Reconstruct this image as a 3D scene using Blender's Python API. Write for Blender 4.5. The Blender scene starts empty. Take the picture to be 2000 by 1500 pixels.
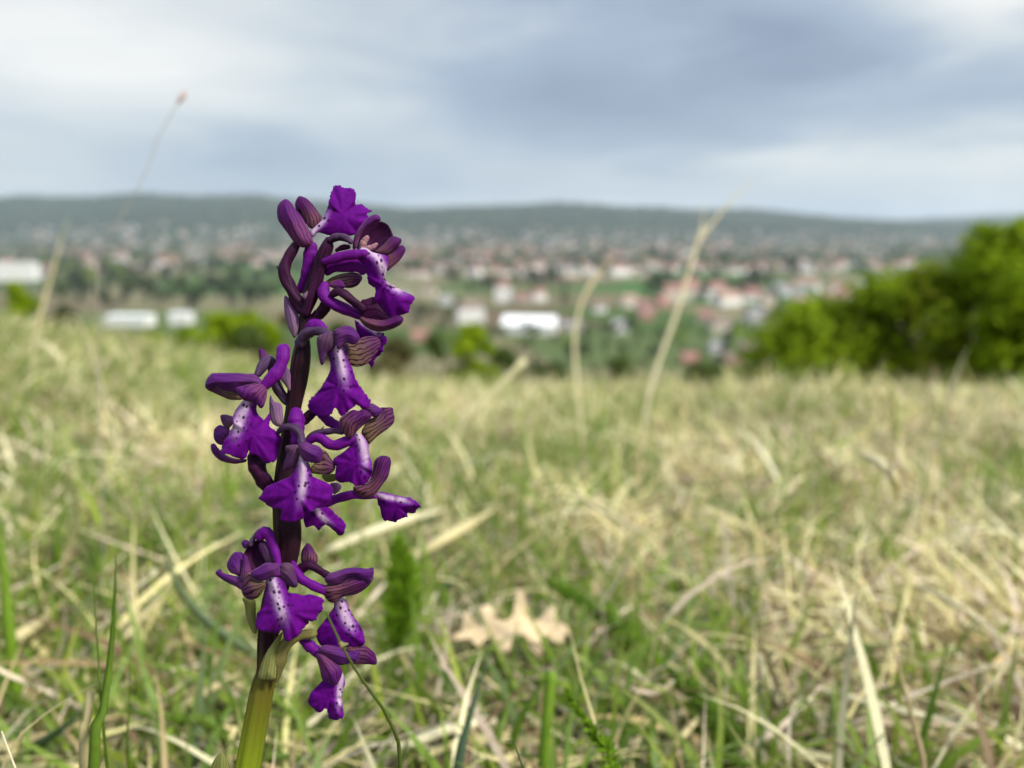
import bpy, math, random
import numpy as np
from mathutils import Vector, Matrix, geometry

random.seed(7)
RNG = np.random.default_rng(11)
S = bpy.context.scene
COL = S.collection
R = math.radians

# ------------------------------------------------------------------ camera
F_PX = 1502.0                    # focal length in pixels of the 2000 px wide photograph
PITCH = math.atan(310.0 / F_PX)  # the horizon lies 310 px above the centre
CAM = np.array((0.0, 0.0, 0.19))  # lens 19 cm above the turf
FWD = np.array((0.0, math.cos(PITCH), -math.sin(PITCH)))
UPV = np.array((0.0, math.sin(PITCH), math.cos(PITCH)))
RGT = np.array((1.0, 0.0, 0.0))
cam_d = bpy.data.cameras.new('camera')
cam = bpy.data.objects.new('camera', cam_d)
COL.objects.link(cam)
cam.location = CAM
cam.rotation_euler = (math.pi / 2 - PITCH, 0, 0)
cam_d.sensor_width = 36.0
cam_d.lens = 18.0 * F_PX / 1000.0
cam_d.clip_start = 0.01
cam_d.clip_end = 40000.0
cam_d.dof.use_dof = True
cam_d.dof.focus_distance = 0.141
cam_d.dof.aperture_fstop = 11.0
cam_d.dof.aperture_blades = 0
S.camera = cam

# ------------------------------------------------------------------ world: thin overcast
SUN_EL, SUN_AZ = R(47), R(122)    # azimuth measured from +Y towards +X
W = bpy.data.worlds.new('World')
S.world = W
W.use_nodes = True
wn, wl = W.node_tree.nodes, W.node_tree.links
wn.clear()


class NT:
    """small helper to write node maths"""
    def __init__(s, tree): s.n, s.l = tree.nodes, tree.links

    def put(s, sock, v):
        if hasattr(v, 'links') or hasattr(v, 'is_output'): s.l.new(v, sock)
        elif isinstance(v, (tuple, list)) and len(v) == 3 and sock.type == 'RGBA': sock.default_value = (*v, 1)
        else: sock.default_value = v

    def m(s, op, a, b=0.0, c=0.0, clamp=False):
        n = s.n.new('ShaderNodeMath'); n.operation = op; n.use_clamp = clamp
        s.put(n.inputs[0], a); s.put(n.inputs[1], b); s.put(n.inputs[2], c)
        return n.outputs[0]

    def mix(s, f, a, b, blend='MIX'):
        n = s.n.new('ShaderNodeMix'); n.data_type = 'RGBA'; n.blend_type = blend; n.clamp_factor = True
        s.put(n.inputs[0], f); s.put(n.inputs[6], a); s.put(n.inputs[7], b)
        return n.outputs[2]

    def noise(s, vec, scale, detail=3.0, rough=0.5, dist=0.0, out=0):
        n = s.n.new('ShaderNodeTexNoise'); n.inputs['Scale'].default_value = scale
        n.inputs['Detail'].default_value = detail; n.inputs['Roughness'].default_value = rough
        n.inputs['Distortion'].default_value = dist
        if vec is not None: s.l.new(vec, n.inputs['Vector'])
        return n.outputs[out]

    def ss(s, x, a, b):
        n = s.n.new('ShaderNodeMapRange'); n.interpolation_type = 'SMOOTHSTEP'
        s.put(n.inputs[0], x); n.inputs[1].default_value = a; n.inputs[2].default_value = b
        return n.outputs[0]

    def node(s, kind, **kw):
        n = s.n.new(kind)
        for k, v in kw.items(): setattr(n, k, v)
        return n

    def xyz(s, v):
        n = s.n.new('ShaderNodeSeparateXYZ'); s.l.new(v, n.inputs[0]); return n.outputs

    def comb(s, x, y, z):
        n = s.n.new('ShaderNodeCombineXYZ')
        for i, v in enumerate((x, y, z)): s.put(n.inputs[i], v)
        return n.outputs[0]

    def ramp(s, f, stops, interp='LINEAR'):
        n = s.n.new('ShaderNodeValToRGB'); n.color_ramp.interpolation = interp
        e = n.color_ramp.elements
        while len(e) < len(stops): e.new(0.5)
        for i, (p, c) in enumerate(stops): e[i].position = p; e[i].color = (*c, 1)
        s.l.new(f, n.inputs[0]); return n.outputs[0]


t = NT(W.node_tree)
sky = t.node('ShaderNodeTexSky', sky_type='NISHITA')
sky.sun_disc = False
sky.sun_elevation = SUN_EL
sky.sun_rotation = SUN_AZ
d = t.node('ShaderNodeTexCoord').outputs['Generated']
dx, dy, dz = t.xyz(d)
az = t.m('ARCTAN2', dx, dy)
el = t.m('ARCSINE', dz)
flat = t.comb(t.m('MULTIPLY', az, 2.1), t.m('MULTIPLY', el, 7.5), 3.7)
n1 = t.noise(flat, 1.0, 4.0, 0.48, 0.25)
n2 = t.noise(flat, 2.7, 4.0, 0.55, 0.4)
warp = t.m('MULTIPLY', t.m('SUBTRACT', n2, 0.5), 0.22)


def blob(px, py, sx, sy, slope=0.0):
    """a cloud mass around a direction, edges warped by the noise"""
    a0, e0 = (px - 1000) / 1502, (440 - py) / 1502
    u = t.m('ADD', t.m('SUBTRACT', az, a0), warp)
    v = t.m('SUBTRACT', t.m('SUBTRACT', el, e0), t.m('ADD', t.m('MULTIPLY', u, slope), t.m('MULTIPLY', warp, 0.35)))
    q = t.m('ADD', t.m('POWER', t.m('MULTIPLY', u, 1502 / sx), 2.0), t.m('POWER', t.m('MULTIPLY', v, 1502 / sy), 2.0))
    return t.m('EXPONENT', t.m('MULTIPLY', q, -1.0))


thin = t.m('ADD', t.m('MULTIPLY', t.m('SUBTRACT', n1, 0.5), 1.15), 0.42)
for (px, py, sx, sy, sl, k) in ((120, 130, 600, 220, 0.0, 0.54), (1890, 40, 230, 90, 0.25, 0.95), (1850, 330, 480, 60, 0.05, 0.42),
                                (1180, 250, 560, 85, -0.08, -0.20), (1560, 145, 230, 60, 0.1, -0.55), (1150, 90, 330, 110, 0.0, -0.22),
                                (520, 310, 260, 45, 0.0, -0.15), (850, 40, 230, 70, -0.2, 0.18), (1480, 20, 240, 40, 0.1, -0.25)):
    thin = t.m('ADD', thin, t.m('MULTIPLY', blob(px, py, sx, sy, sl), k))
cloud = t.ramp(thin, [(0.0, (0.195, 0.250, 0.355)), (0.33, (0.285, 0.358, 0.470)), (0.62, (0.450, 0.512, 0.570)), (1.0, (0.665, 0.690, 0.705))])
grain = t.m('ADD', 0.94, t.m('MULTIPLY', t.noise(flat, 7.0, 5.0, 0.6), 0.12))
cloud = t.mix(1.0, cloud, t.comb(grain, grain, grain), 'MULTIPLY')
# an overcast sky brightens towards the zenith
zen = t.m('ADD', 1.0, t.m('MULTIPLY', t.ss(el, 0.26, 1.1), 1.9))
cloud = t.mix(1.0, cloud, t.comb(t.m('MULTIPLY', zen, 10.4), t.m('MULTIPLY', zen, 10.1), t.m('MULTIPLY', zen, 9.7)), 'MULTIPLY')
colr = t.mix(0.92, sky.outputs[0], cloud)
bg = t.node('ShaderNodeBackground')
bg.inputs['Strength'].default_value = 0.10
wl.new(colr, bg.inputs['Color'])
wl.new(bg.outputs[0], t.node('ShaderNodeOutputWorld').inputs['Surface'])

sun_d = bpy.data.lights.new('sun', 'SUN')
sun_d.energy = 4.4
sun_d.angle = R(10)
sun_d.color = (1.0, 0.95, 0.87)
sun = bpy.data.objects.new('sun', sun_d)
COL.objects.link(sun)
sdir = Vector((math.sin(SUN_AZ) * math.cos(SUN_EL), math.cos(SUN_AZ) * math.cos(SUN_EL), math.sin(SUN_EL)))
sun.rotation_euler = sdir.to_track_quat('Z', 'Y').to_euler()

S.view_settings.view_transform = 'Standard'
S.view_settings.look = 'None'
S.view_settings.exposure = 0.45
S.view_settings.gamma = 1.0
S.view_settings.use_curve_mapping = False
S.cycles.use_denoising = True
S.cycles.max_bounces = 8
S.cycles.transparent_max_bounces = 8
S.cycles.volume_bounces = 1
S.cycles.sample_clamp_indirect = 6.0

# ------------------------------------------------------------------ helpers


def ray(px, py):
    return RGT * ((px - 1000) / F_PX) + UPV * ((750 - py) / F_PX) + FWD


def pix(px, py, depth):
    """point at a real distance (metres along the lens axis) seen in that direction"""
    return CAM + depth * ray(px, py)


def softplus(x): return np.logaddexp(0, x)


def gz(x, y):
    """height of the ground"""
    x = np.asarray(x, float); y = np.asarray(y, float)
    yy = np.clip(y, 0, 7)
    z = -0.118 * yy - 0.0185 * yy ** 2 - 0.377 * np.maximum(y - 7, 0)
    z = z + 0.10 * np.minimum(np.maximum(-y, 0), 60)
    z = z + 0.165 * 0.3 * softplus((-np.clip(x, -14, 14) - 0.45) / 0.3) * np.clip((y - 0.4) / 1.6, 0, 1)
    nr = np.clip(1 - y / 12, 0, 1)
    z = z + nr * (0.010 * np.sin(x * 9 + 1.3 * np.sin(y * 5)) * np.sin(y * 8 + 0.7) + 0.014 * np.sin(x * 3.1 + 2 + y * 1.7) * np.clip(y, 0, 2))
    k = 6.0
    far = k * softplus((z + 100) / k) - 100
    r = np.hypot(x, y)
    far = far + np.clip((r - 300) / 600, 0, 1) * 2.0 * np.sin(x / 210 + 1) * np.sin(y / 260)
    return np.where(y > 40, far, z)


CREST = ([-9000, -2500, -900, -400, 0, 150, 330, 520, 600, 800, 1000, 1200, 1400, 1600, 1750, 2000, 2500, 4000, 9000],
         [150, 190, 190, 170, 222, 203, 245, 215, 180, 152, 152, 135, 112, 64, 30, 0, -20, 20, 60])


def hillz(x, y):
    px = 1000 + 1502 * np.asarray(x, float) / np.maximum(y, 1)
    h = np.interp(px, *CREST)
    u = np.clip((np.asarray(y, float) - 4100) / 2500, 0, 1)
    b = np.clip((np.asarray(y, float) - 6600) / 2400, 0, 1)
    s = u * u * (3 - 2 * u)
    s = 0.35 * u + 0.65 * s
    bump = 14 * np.sin(x / 330.0 + y / 500.0) + 8 * np.sin(x / 140.0 + 2 + y / 300.0) + 16 * np.sin(x / 610.0 - y / 260.0)
    return -104 + (h + 104 + bump * u) * s * (1 - b * b * 0.9)


def land(x, y):
    return np.where(np.asarray(y) > 4100, np.maximum(gz(x, y), hillz(x, y)), gz(x, y))


def hit(px, py, lift=0.0, start=0.15):
    """where the line of sight meets the ground (raised by lift)"""
    v = ray(px, py)
    t0 = start
    ts = t0 * np.power(12000 / t0, np.linspace(0, 1, 6000))
    q = CAM[None, :] + ts[:, None] * v[None, :]
    below = q[:, 2] < land(q[:, 0], q[:, 1]) + lift
    i = int(np.argmax(below)) if below.any() else len(ts) - 1
    return q[i]


def mesh_np(name, v, f, uv=None, smooth=True):
    """v (n,3), f (m,k) arrays to a mesh"""
    me = bpy.data.meshes.new(name)
    v = np.asarray(v, np.float32); f = np.asarray(f, np.int32)
    m, k = f.shape
    me.vertices.add(len(v)); me.vertices.foreach_set('co', v.ravel())
    me.loops.add(m * k); me.loops.foreach_set('vertex_index', f.ravel())
    me.polygons.add(m)
    me.polygons.foreach_set('loop_start', np.arange(0, m * k, k, dtype=np.int32))
    me.polygons.foreach_set('use_smooth', np.full(m, smooth))
    me.update(calc_edges=True)
    return me


def set_col(me, c, name='tint'):
    a = me.color_attributes.new(name, 'FLOAT_COLOR', 'POINT')
    c = np.asarray(c, np.float32)
    if c.shape[1] == 3: c = np.concatenate([c, np.ones((len(c), 1), np.float32)], 1)
    a.data.foreach_set('color', c.ravel())


def set_attr(me, name, val):
    a = me.attributes.new(name, 'FLOAT', 'POINT')
    a.data.foreach_set('value', np.asarray(val, np.float32))


def put(name, me, mat=None, parent=None, loc=(0, 0, 0)):
    o = bpy.data.objects.new(name, me)
    COL.objects.link(o)
    o.location = Vector(tuple(float(c) for c in loc))
    if mat is not None:
        for mm in (mat if isinstance(mat, (list, tuple)) else [mat]): me.materials.append(mm)
    if parent is not None: o.parent = parent
    return o


def empty(name, loc, parent=None):
    o = bpy.data.objects.new(name, None)
    COL.objects.link(o)
    o.location = Vector(tuple(float(c) for c in loc))
    o.empty_display_size = 0.05
    if parent is not None: o.parent = parent
    return o


def tag(o, label=None, cat=None, group=None, kind=None):
    if label: o['label'] = label
    if cat: o['category'] = cat
    if group: o['group'] = group
    if kind: o['kind'] = kind
    return o


def copy_tree(o, parent=None):
    c = o.copy(); COL.objects.link(c)
    if parent is not None: c.parent = parent
    for ch in list(o.children): copy_tree(ch, c)
    return c


def catmull(P, n):
    """smooth curve through the rows of P, n samples"""
    P = np.asarray(P, float)
    if len(P) == 2:
        return P[0] + (P[1] - P[0]) * np.linspace(0, 1, n)[:, None]
    Q = np.vstack([2 * P[0] - P[1], P, 2 * P[-1] - P[-2]])
    seg = np.linalg.norm(np.diff(P[:, :2] if P.shape[1] > 3 else P, axis=0), axis=1) + 1e-9
    cum = np.concatenate([[0], np.cumsum(seg)]); cum /= cum[-1]
    out = []
    for s in np.linspace(0, 1, n):
        i = min(int(np.searchsorted(cum, s, 'right')) - 1, len(P) - 2)
        u = (s - cum[i]) / (cum[i + 1] - cum[i])
        a, b, c, dd = Q[i], Q[i + 1], Q[i + 2], Q[i + 3]
        out.append(0.5 * ((2 * b) + (c - a) * u + (2 * a - 5 * b + 4 * c - dd) * u ** 2 + (3 * b - a - 3 * c + dd) * u ** 3))
    return np.array(out)


def tube_mesh(name, P, rad, sides=14, ridges=0, depth=0.12, twist=0.0, round_end=(True, True), flat=1.0):
    """a swept tube with rounded ends; P (n,3) centre line, rad (n,)"""
    P = np.asarray(P, float); rad = np.asarray(rad, float).copy()
    if round_end[1]:
        T = (P[-1] - P[-2]); T /= np.linalg.norm(T) + 1e-12
        add = np.array([P[-1] + T * rad[-1] * s for s in (0.35, 0.65, 0.86, 0.97)])
        rad = np.concatenate([rad, rad[-1] * np.array((0.94, 0.76, 0.51, 0.2))]); P = np.vstack([P, add])
    if round_end[0]:
        T = (P[0] - P[1]); T /= np.linalg.norm(T) + 1e-12
        add = np.array([P[0] + T * rad[0] * s for s in (0.97, 0.86, 0.65, 0.35)])
        rad = np.concatenate([rad[0] * np.array((0.2, 0.51, 0.76, 0.94)), rad]); P = np.vstack([add, P])
    n = len(P)
    T = np.gradient(P, axis=0); T /= np.linalg.norm(T, axis=1)[:, None] + 1e-12
    nrm = np.cross(T[0], (0.3, 0.5, 0.8)); nrm /= np.linalg.norm(nrm)
    vs = []
    L = np.concatenate([[0], np.cumsum(np.linalg.norm(np.diff(P, axis=0), axis=1))]); L /= L[-1] + 1e-12
    th = np.linspace(0, 2 * np.pi, sides, endpoint=False)
    for i in range(n):
        nrm = nrm - T[i] * np.dot(nrm, T[i]); nrm /= np.linalg.norm(nrm) + 1e-12
        bn = np.cross(T[i], nrm)
        rr = rad[i] * (1 + (depth * np.cos(ridges * (th + twist * L[i])) if ridges else 0))
        vs.append(P[i] + (np.cos(th) * rr)[:, None] * nrm + (np.sin(th) * rr * flat)[:, None] * bn)
    V = np.vstack(vs)
    idx = np.arange(n * sides).reshape(n, sides)
    a = idx[:-1]; b = np.roll(idx, -1, 1)[:-1]; c = np.roll(idx, -1, 1)[1:]; dd = idx[1:]
    Fq = np.stack([a, b, c, dd], -1).reshape(-1, 4)
    V = np.vstack([V, P[0], P[-1]])
    c0, c1 = n * sides, n * sides + 1
    caps = [[idx[0][(j + 1) % sides], idx[0][j], c0, c0] for j in range(sides)] + [[idx[-1][j], idx[-1][(j + 1) % sides], c1, c1] for j in range(sides)]
    me = bpy.data.meshes.new(name)
    faces = Fq.tolist() + [x[:3] for x in caps]
    me.from_pydata(V.tolist(), [], faces)
    me.polygons.foreach_set('use_smooth', [True] * len(faces))
    set_attr(me, 'along', np.concatenate([np.repeat(L, sides), [0, 1]]))
    set_attr(me, 'around', np.concatenate([np.tile(th / (2 * np.pi), n), [0, 0]]))
    me.update()
    return me


# ------------------------------------------------------------------ materials
def mat_new(name):
    m = bpy.data.materials.new(name); m.use_nodes = True
    m.node_tree.nodes.clear()
    k = NT(m.node_tree)
    k.out = k.node('ShaderNodeOutputMaterial')
    return m, k


def attr(k, name, fac=True):
    n = k.node('ShaderNodeAttribute', attribute_name=name)
    return n.outputs['Fac'] if fac else n.outputs['Color']


def leafy(k, col, trans=0.35, rough=0.5, spec=0.3, bump=None, bstr=0.3, bdist=0.0003, tcol=None, sheen=0.0):
    """thin plant tissue: a reflecting face that also lets light through"""
    p = k.node('ShaderNodeBsdfPrincipled')
    k.put(p.inputs['Base Color'], col)
    p.inputs['Roughness'].default_value = rough
    p.inputs['Specular IOR Level'].default_value = spec
    if sheen:
        p.inputs['Sheen Weight'].default_value = sheen; p.inputs['Sheen Roughness'].default_value = 0.35
        p.inputs['Sheen Tint'].default_value = (0.75, 0.55, 0.9, 1)
    tr = k.node('ShaderNodeBsdfTranslucent')
    k.put(tr.inputs['Color'], tcol if tcol is not None else col)
    if bump is not None:
        b = k.node('ShaderNodeBump'); b.inputs['Strength'].default_value = bstr; b.inputs['Distance'].default_value = bdist
        k.l.new(bump, b.inputs['Height']); k.l.new(b.outputs[0], p.inputs['Normal'])
    mx = k.node('ShaderNodeMixShader'); mx.inputs[0].default_value = trans
    k.l.new(p.outputs[0], mx.inputs[1]); k.l.new(tr.outputs[0], mx.inputs[2])
    k.l.new(mx.outputs[0], k.out.inputs['Surface'])


def solid(k, col, rough=0.7, spec=0.3, bump=None, bstr=0.3, bdist=0.01):
    p = k.node('ShaderNodeBsdfPrincipled')
    k.put(p.inputs['Base Color'], col)
    p.inputs['Roughness'].default_value = rough
    p.inputs['Specular IOR Level'].default_value = spec
    if bump is not None:
        b = k.node('ShaderNodeBump'); b.inputs['Strength'].default_value = bstr; b.inputs['Distance'].default_value = bdist
        k.l.new(bump, b.inputs['Height']); k.l.new(b.outputs[0], p.inputs['Normal'])
    k.l.new(p.outputs[0], k.out.inputs['Surface'])


def objpos(k): return k.node('ShaderNodeTexCoord').outputs['Object']


def geopos(k): return k.node('ShaderNodeNewGeometry').outputs['Position']


# blades: the tint of each blade comes with the mesh, streaks along it from noise
def m_blade(name, trans, rough, spec):
    m, k = mat_new(name)
    c = attr(k, 'tint', False)
    n = k.noise(geopos(k), 420.0, 3.0, 0.6)
    f = k.m('ADD', 0.72, k.m('MULTIPLY', n, 0.56))
    c = k.mix(1.0, c, k.comb(f, f, f), 'MULTIPLY')
    leafy(k, c, trans, rough, spec)
    return m


M_DRY = m_blade('dry_grass', 0.30, 0.6, 0.15)
M_GREEN = m_blade('green_grass', 0.45, 0.45, 0.2)
M_LEAF = m_blade('tree_leaf', 0.5, 0.6, 0.08)


def m_plain(name, col, rough=0.75, var=0.25, scale=3.0, spec=0.3):
    m, k = mat_new(name)
    n = k.noise(objpos(k), scale, 4.0, 0.6)
    f = k.m('ADD', 1 - var / 2, k.m('MULTIPLY', n, var))
    solid(k, k.mix(1.0, col, k.comb(f, f, f), 'MULTIPLY'), rough, spec)
    return m


M_BARK = m_plain('bark', (0.10, 0.075, 0.05), 0.9, 0.6, 6.0)

# ================================================================== THE SETTING
# ground: one sheet, finely divided near the lens, out to 12 km
nr_, na_ = 150, 180
rr = np.concatenate([[0.0], 0.04 * np.power(12000 / 0.04, np.linspace(0, 1, nr_))])
# angles denser ahead of the lens
u = np.linspace(-1, 1, na_, endpoint=False)
th = np.pi * np.sign(u) * np.abs(u) ** 1.6
RRg, THg = np.meshgrid(rr, th, indexing='ij')
X = RRg * np.sin(THg); Y = RRg * np.cos(THg)
V = np.stack([X, Y, gz(X, Y)], -1).reshape(-1, 3)
idx = np.arange((nr_ + 1) * na_).reshape(nr_ + 1, na_)
Fq = np.stack([idx[1:-1], np.roll(idx, -1, 1)[1:-1], np.roll(idx, -1, 1)[2:], idx[2:]], -1).reshape(-1, 4)[:, ::-1]
Fc = np.stack([np.full(na_, 0), np.roll(idx, -1, 1)[1], idx[1], np.full(na_, 0)], -1)
me = bpy.data.meshes.new('ground')
me.from_pydata(V.tolist(), [], Fq.tolist() + [[0, int(b), int(c)] for _, c, b, _ in Fc])
me.polygons.foreach_set('use_smooth', [True] * len(me.polygons))
m, k = mat_new('meadow_and_fields')
pos = geopos(k)
px_, py_, pz_ = k.xyz(pos)
dist = k.m('SQRT', k.m('ADD', k.m('POWER', px_, 2.0), k.m('POWER', py_, 2.0)))
nn = k.noise(pos, 34.0, 6.0, 0.7)
near = k.ramp(nn, [(0.25, (0.035, 0.025, 0.014)), (0.45, (0.10, 0.072, 0.042)), (0.62, (0.22, 0.165, 0.10)), (0.8, (0.36, 0.28, 0.18))])
ng = k.noise(pos, 5.0, 4.0, 0.6)
near = k.mix(k.ss(ng, 0.48, 0.72), near, (0.10, 0.13, 0.035))
slope = k.mix(k.noise(pos, 0.35, 5.0, 0.6), (0.10, 0.14, 0.03), (0.24, 0.22, 0.09))
near = k.mix(k.ss(dist, 3.0, 14.0), near, slope)
v2 = k.comb(k.m('MULTIPLY', k.m('ADD', px_, k.m('MULTIPLY', py_, 0.25)), 0.0042), k.m('MULTIPLY', py_, 0.0052), 0.0)
vor = k.node('ShaderNodeTexVoronoi', feature='F1', distance='CHEBYCHEV')
vor.inputs['Scale'].default_value = 1.0
vor.inputs['Randomness'].default_value = 0.75
k.l.new(v2, vor.inputs['Vector'])
cell = k.xyz(vor.outputs['Color'])[0]
fields = k.ramp(cell, [(0.0, (0.075, 0.125, 0.025)), (0.22, (0.11, 0.15, 0.045)), (0.40, (0.20, 0.16, 0.085)), (0.52, (0.065, 0.15, 0.028)),
                       (0.66, (0.23, 0.205, 0.105)), (0.80, (0.09, 0.115, 0.04)), (0.92, (0.16, 0.11, 0.065))], 'CONSTANT')
fn = k.m('ADD', 0.7, k.m('MULTIPLY', k.noise(pos, 0.02, 6.0, 0.65), 0.6))
fn = k.m('MULTIPLY', fn, 0.62)
fields = k.mix(1.0, fields, k.comb(fn, fn, fn), 'MULTIPLY')
col = k.mix(k.ss(dist, 150.0, 420.0), near, fields)
bump = k.m('MULTIPLY', nn, k.m('SUBTRACT', 1.0, k.ss(dist, 4.0, 12.0)))
solid(k, col, 0.95, 0.1, bump, 0.7, 0.012)
tag(put('ground', me, m), kind='structure')

# wooded hills beyond the town
gx = np.linspace(-9500, 9500, 260); gy = np.linspace(4050, 9000, 90)
GX, GY = np.meshgrid(gx, gy, indexing='ij')
GZ = hillz(GX, GY)
ii = np.arange(260 * 90).reshape(260, 90)
Fh = np.stack([ii[:-1, :-1], ii[1:, :-1], ii[1:, 1:], ii[:-1, 1:]], -1).reshape(-1, 4)
me = mesh_np('hills', np.stack([GX, GY, GZ], -1).reshape(-1, 3), Fh)
m, k = mat_new('wooded_hill')
pos = geopos(k)
n1_ = k.noise(pos, 0.006, 5.0, 0.6); n2_ = k.noise(pos, 0.035, 4.0, 0.6)
c = k.ramp(n1_, [(0.3, (0.010, 0.020, 0.013)), (0.46, (0.018, 0.032, 0.018)), (0.58, (0.030, 0.044, 0.021)), (0.70, (0.060, 0.070, 0.035))])
f = k.m('ADD', 0.6, k.m('MULTIPLY', n2_, 0.8))
solid(k, k.mix(1.0, c, k.comb(f, f, f), 'MULTIPLY'), 1.0, 0.0, n2_, 0.8, 12.0)
tag(put('hills', me, m), kind='structure')

# one more ridge, far behind on the right
gx = np.linspace(1500, 11000, 120); gy = np.linspace(9300, 11800, 16)
GX, GY = np.meshgrid(gx, gy, indexing='ij')
pxr = 1000 + 1502 * GX / GY
hh = np.interp(pxr, [1500, 1680, 1800, 1930, 2100, 2500, 3000], [-100, 10, 95, 150, 180, 110, -100])
GZ = -104 + (hh + 104) * np.sin(np.pi * (GY - 9300) / 2500) ** 0.8
ii = np.arange(120 * 16).reshape(120, 16)
Fh = np.stack([ii[:-1, :-1], ii[1:, :-1], ii[1:, 1:], ii[:-1, 1:]], -1).reshape(-1, 4)
tag(put('mountains', mesh_np('mountains', np.stack([GX, GY, GZ], -1).reshape(-1, 3), Fh), m), kind='structure')

# air between here and the hills
hm, k = mat_new('air')
vol = k.node('ShaderNodeVolumePrincipled')
vol.inputs['Color'].default_value = (0.80, 0.90, 1.0, 1)
vol.inputs['Density'].default_value = 0.000052
vol.inputs['Anisotropy'].default_value = 0.2
k.l.new(vol.outputs[0], k.out.inputs['Volume'])
B = [(-12600, 12600), (-12600, 12600), (-112.0, 330.0)]
hv = [(B[0][i], B[1][j], B[2][l]) for i in (0, 1) for j in (0, 1) for l in (0, 1)]
me = bpy.data.meshes.new('haze')
me.from_pydata(hv, [], [(0, 1, 3, 2), (4, 6, 7, 5), (0, 4, 5, 1), (2, 3, 7, 6), (0, 2, 6, 4), (1, 5, 7, 3)])
tag(put('haze', me, hm), kind='stuff')

# ------------------------------------------------------------------ trees and bushes


def leaf_cloud(n, centers, radii, size, cols, rng, shell=0.55, up=0.4):
    """n leaf clusters spread through lobes; returns vertices, quads, tints"""
    w = np.asarray(radii) ** 2; w = w / w.sum()
    li = rng.choice(len(centers), n, p=w)
    dv = rng.normal(size=(n, 3)); dv /= np.linalg.norm(dv, axis=1)[:, None]
    rad = shell + (1 - shell) * rng.random(n) ** 0.5
    rad *= 1 + 0.22 * rng.normal(size=n)
    C = np.asarray(centers)[li] + dv * (np.asarray(radii)[li] * rad)[:, None] * np.array((1, 1, 0.85))
    nv = dv + rng.normal(size=(n, 3)) * 0.6 + np.array((0, 0, up)); nv /= np.linalg.norm(nv, axis=1)[:, None]
    a = np.cross(nv, rng.normal(size=(n, 3))); a /= np.linalg.norm(a, axis=1)[:, None]
    b = np.cross(nv, a)
    s = size * (0.6 + 0.8 * rng.random(n))
    a = a * s[:, None]; b = b * (s * 0.62)[:, None]
    V = np.stack([C - a, C + b + nv * (s * 0.15)[:, None], C + a, C - b + nv * (s * 0.15)[:, None]], 1).reshape(-1, 3)
    Fq = np.arange(4 * n).reshape(n, 4)
    base = np.asarray(cols)
    lobe_t = rng.random(len(centers))
    tt = np.clip(lobe_t[li] * 0.6 + rng.random(n) * 0.5 - 0.05, 0, 0.999) * (len(base) - 1)
    i0 = tt.astype(int); fr = (tt - i0)[:, None]
    cc = base[i0] * (1 - fr) + base[np.minimum(i0 + 1, len(base) - 1)] * fr
    cc = cc * (0.8 + 0.4 * rng.random((n, 1)))
    return V, Fq, np.repeat(cc, 4, 0)


def lobes(rng, n, w, h, z0, big):
    c, r = [], []
    for i in range(n):
        a = rng.random() * 2 * np.pi; q = np.sqrt(rng.random())
        zz = rng.random()
        taper = np.sin(np.pi * (0.18 + 0.72 * zz))
        c.append((np.cos(a) * q * w * taper, np.sin(a) * q * w * taper, z0 + zz * h)); r.append(big * (0.6 + 0.6 * rng.random()))
    return c, r


GREENS = {
    'dark': [(0.030, 0.050, 0.014), (0.050, 0.075, 0.020), (0.075, 0.105, 0.030)],
    'mid': [(0.055, 0.085, 0.018), (0.085, 0.125, 0.026), (0.125, 0.165, 0.040)],
    'bright': [(0.145, 0.215, 0.004), (0.205, 0.295, 0.006), (0.280, 0.360, 0.012)],
    'olive': [(0.095, 0.085, 0.030), (0.135, 0.120, 0.045), (0.165, 0.150, 0.060)],
    'grey': [(0.050, 0.062, 0.036), (0.075, 0.088, 0.050), (0.100, 0.115, 0.070)]}


def make_tree(kind, h, w, seed, n=420):
    """trunk with limbs, crown of leaf clusters; origin at the foot"""
    rng = np.random.default_rng(seed)
    root = empty('tree', (0, 0, 0))
    P = catmull([(0, 0, -0.3), (0.1 * rng.normal(), 0.1 * rng.normal(), h * 0.25), (0.25 * rng.normal(), 0.25 * rng.normal(), h * 0.8)], 7)
    tm = tube_mesh('trunk', P, np.linspace(0.035 * h, 0.008 * h, 7), 7)
    tr = put('trunk', tm, M_BARK, root)
    for i in range(4):
        a = rng.random() * 6.28; z = h * (0.3 + 0.12 * i)
        Q = catmull([(0, 0, z), (np.cos(a) * w * 0.3, np.sin(a) * w * 0.3, z + h * 0.1), (np.cos(a) * w * 0.6, np.sin(a) * w * 0.6, z + h * 0.16)], 4)
        put('limb', tube_mesh('limb', Q, np.linspace(0.014 * h, 0.004 * h, 4), 5), M_BARK, tr)
    c, r = lobes(rng, 9, w * 0.72, h * 0.62, h * 0.25, w * 0.42)
    V, Fq, cc = leaf_cloud(n, c, r, h * 0.055, GREENS[kind], rng)
    cm = mesh_np('crown', V, Fq, smooth=False); set_col(cm, cc)
    put('crown', cm, M_LEAF, root)
    return root


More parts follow.
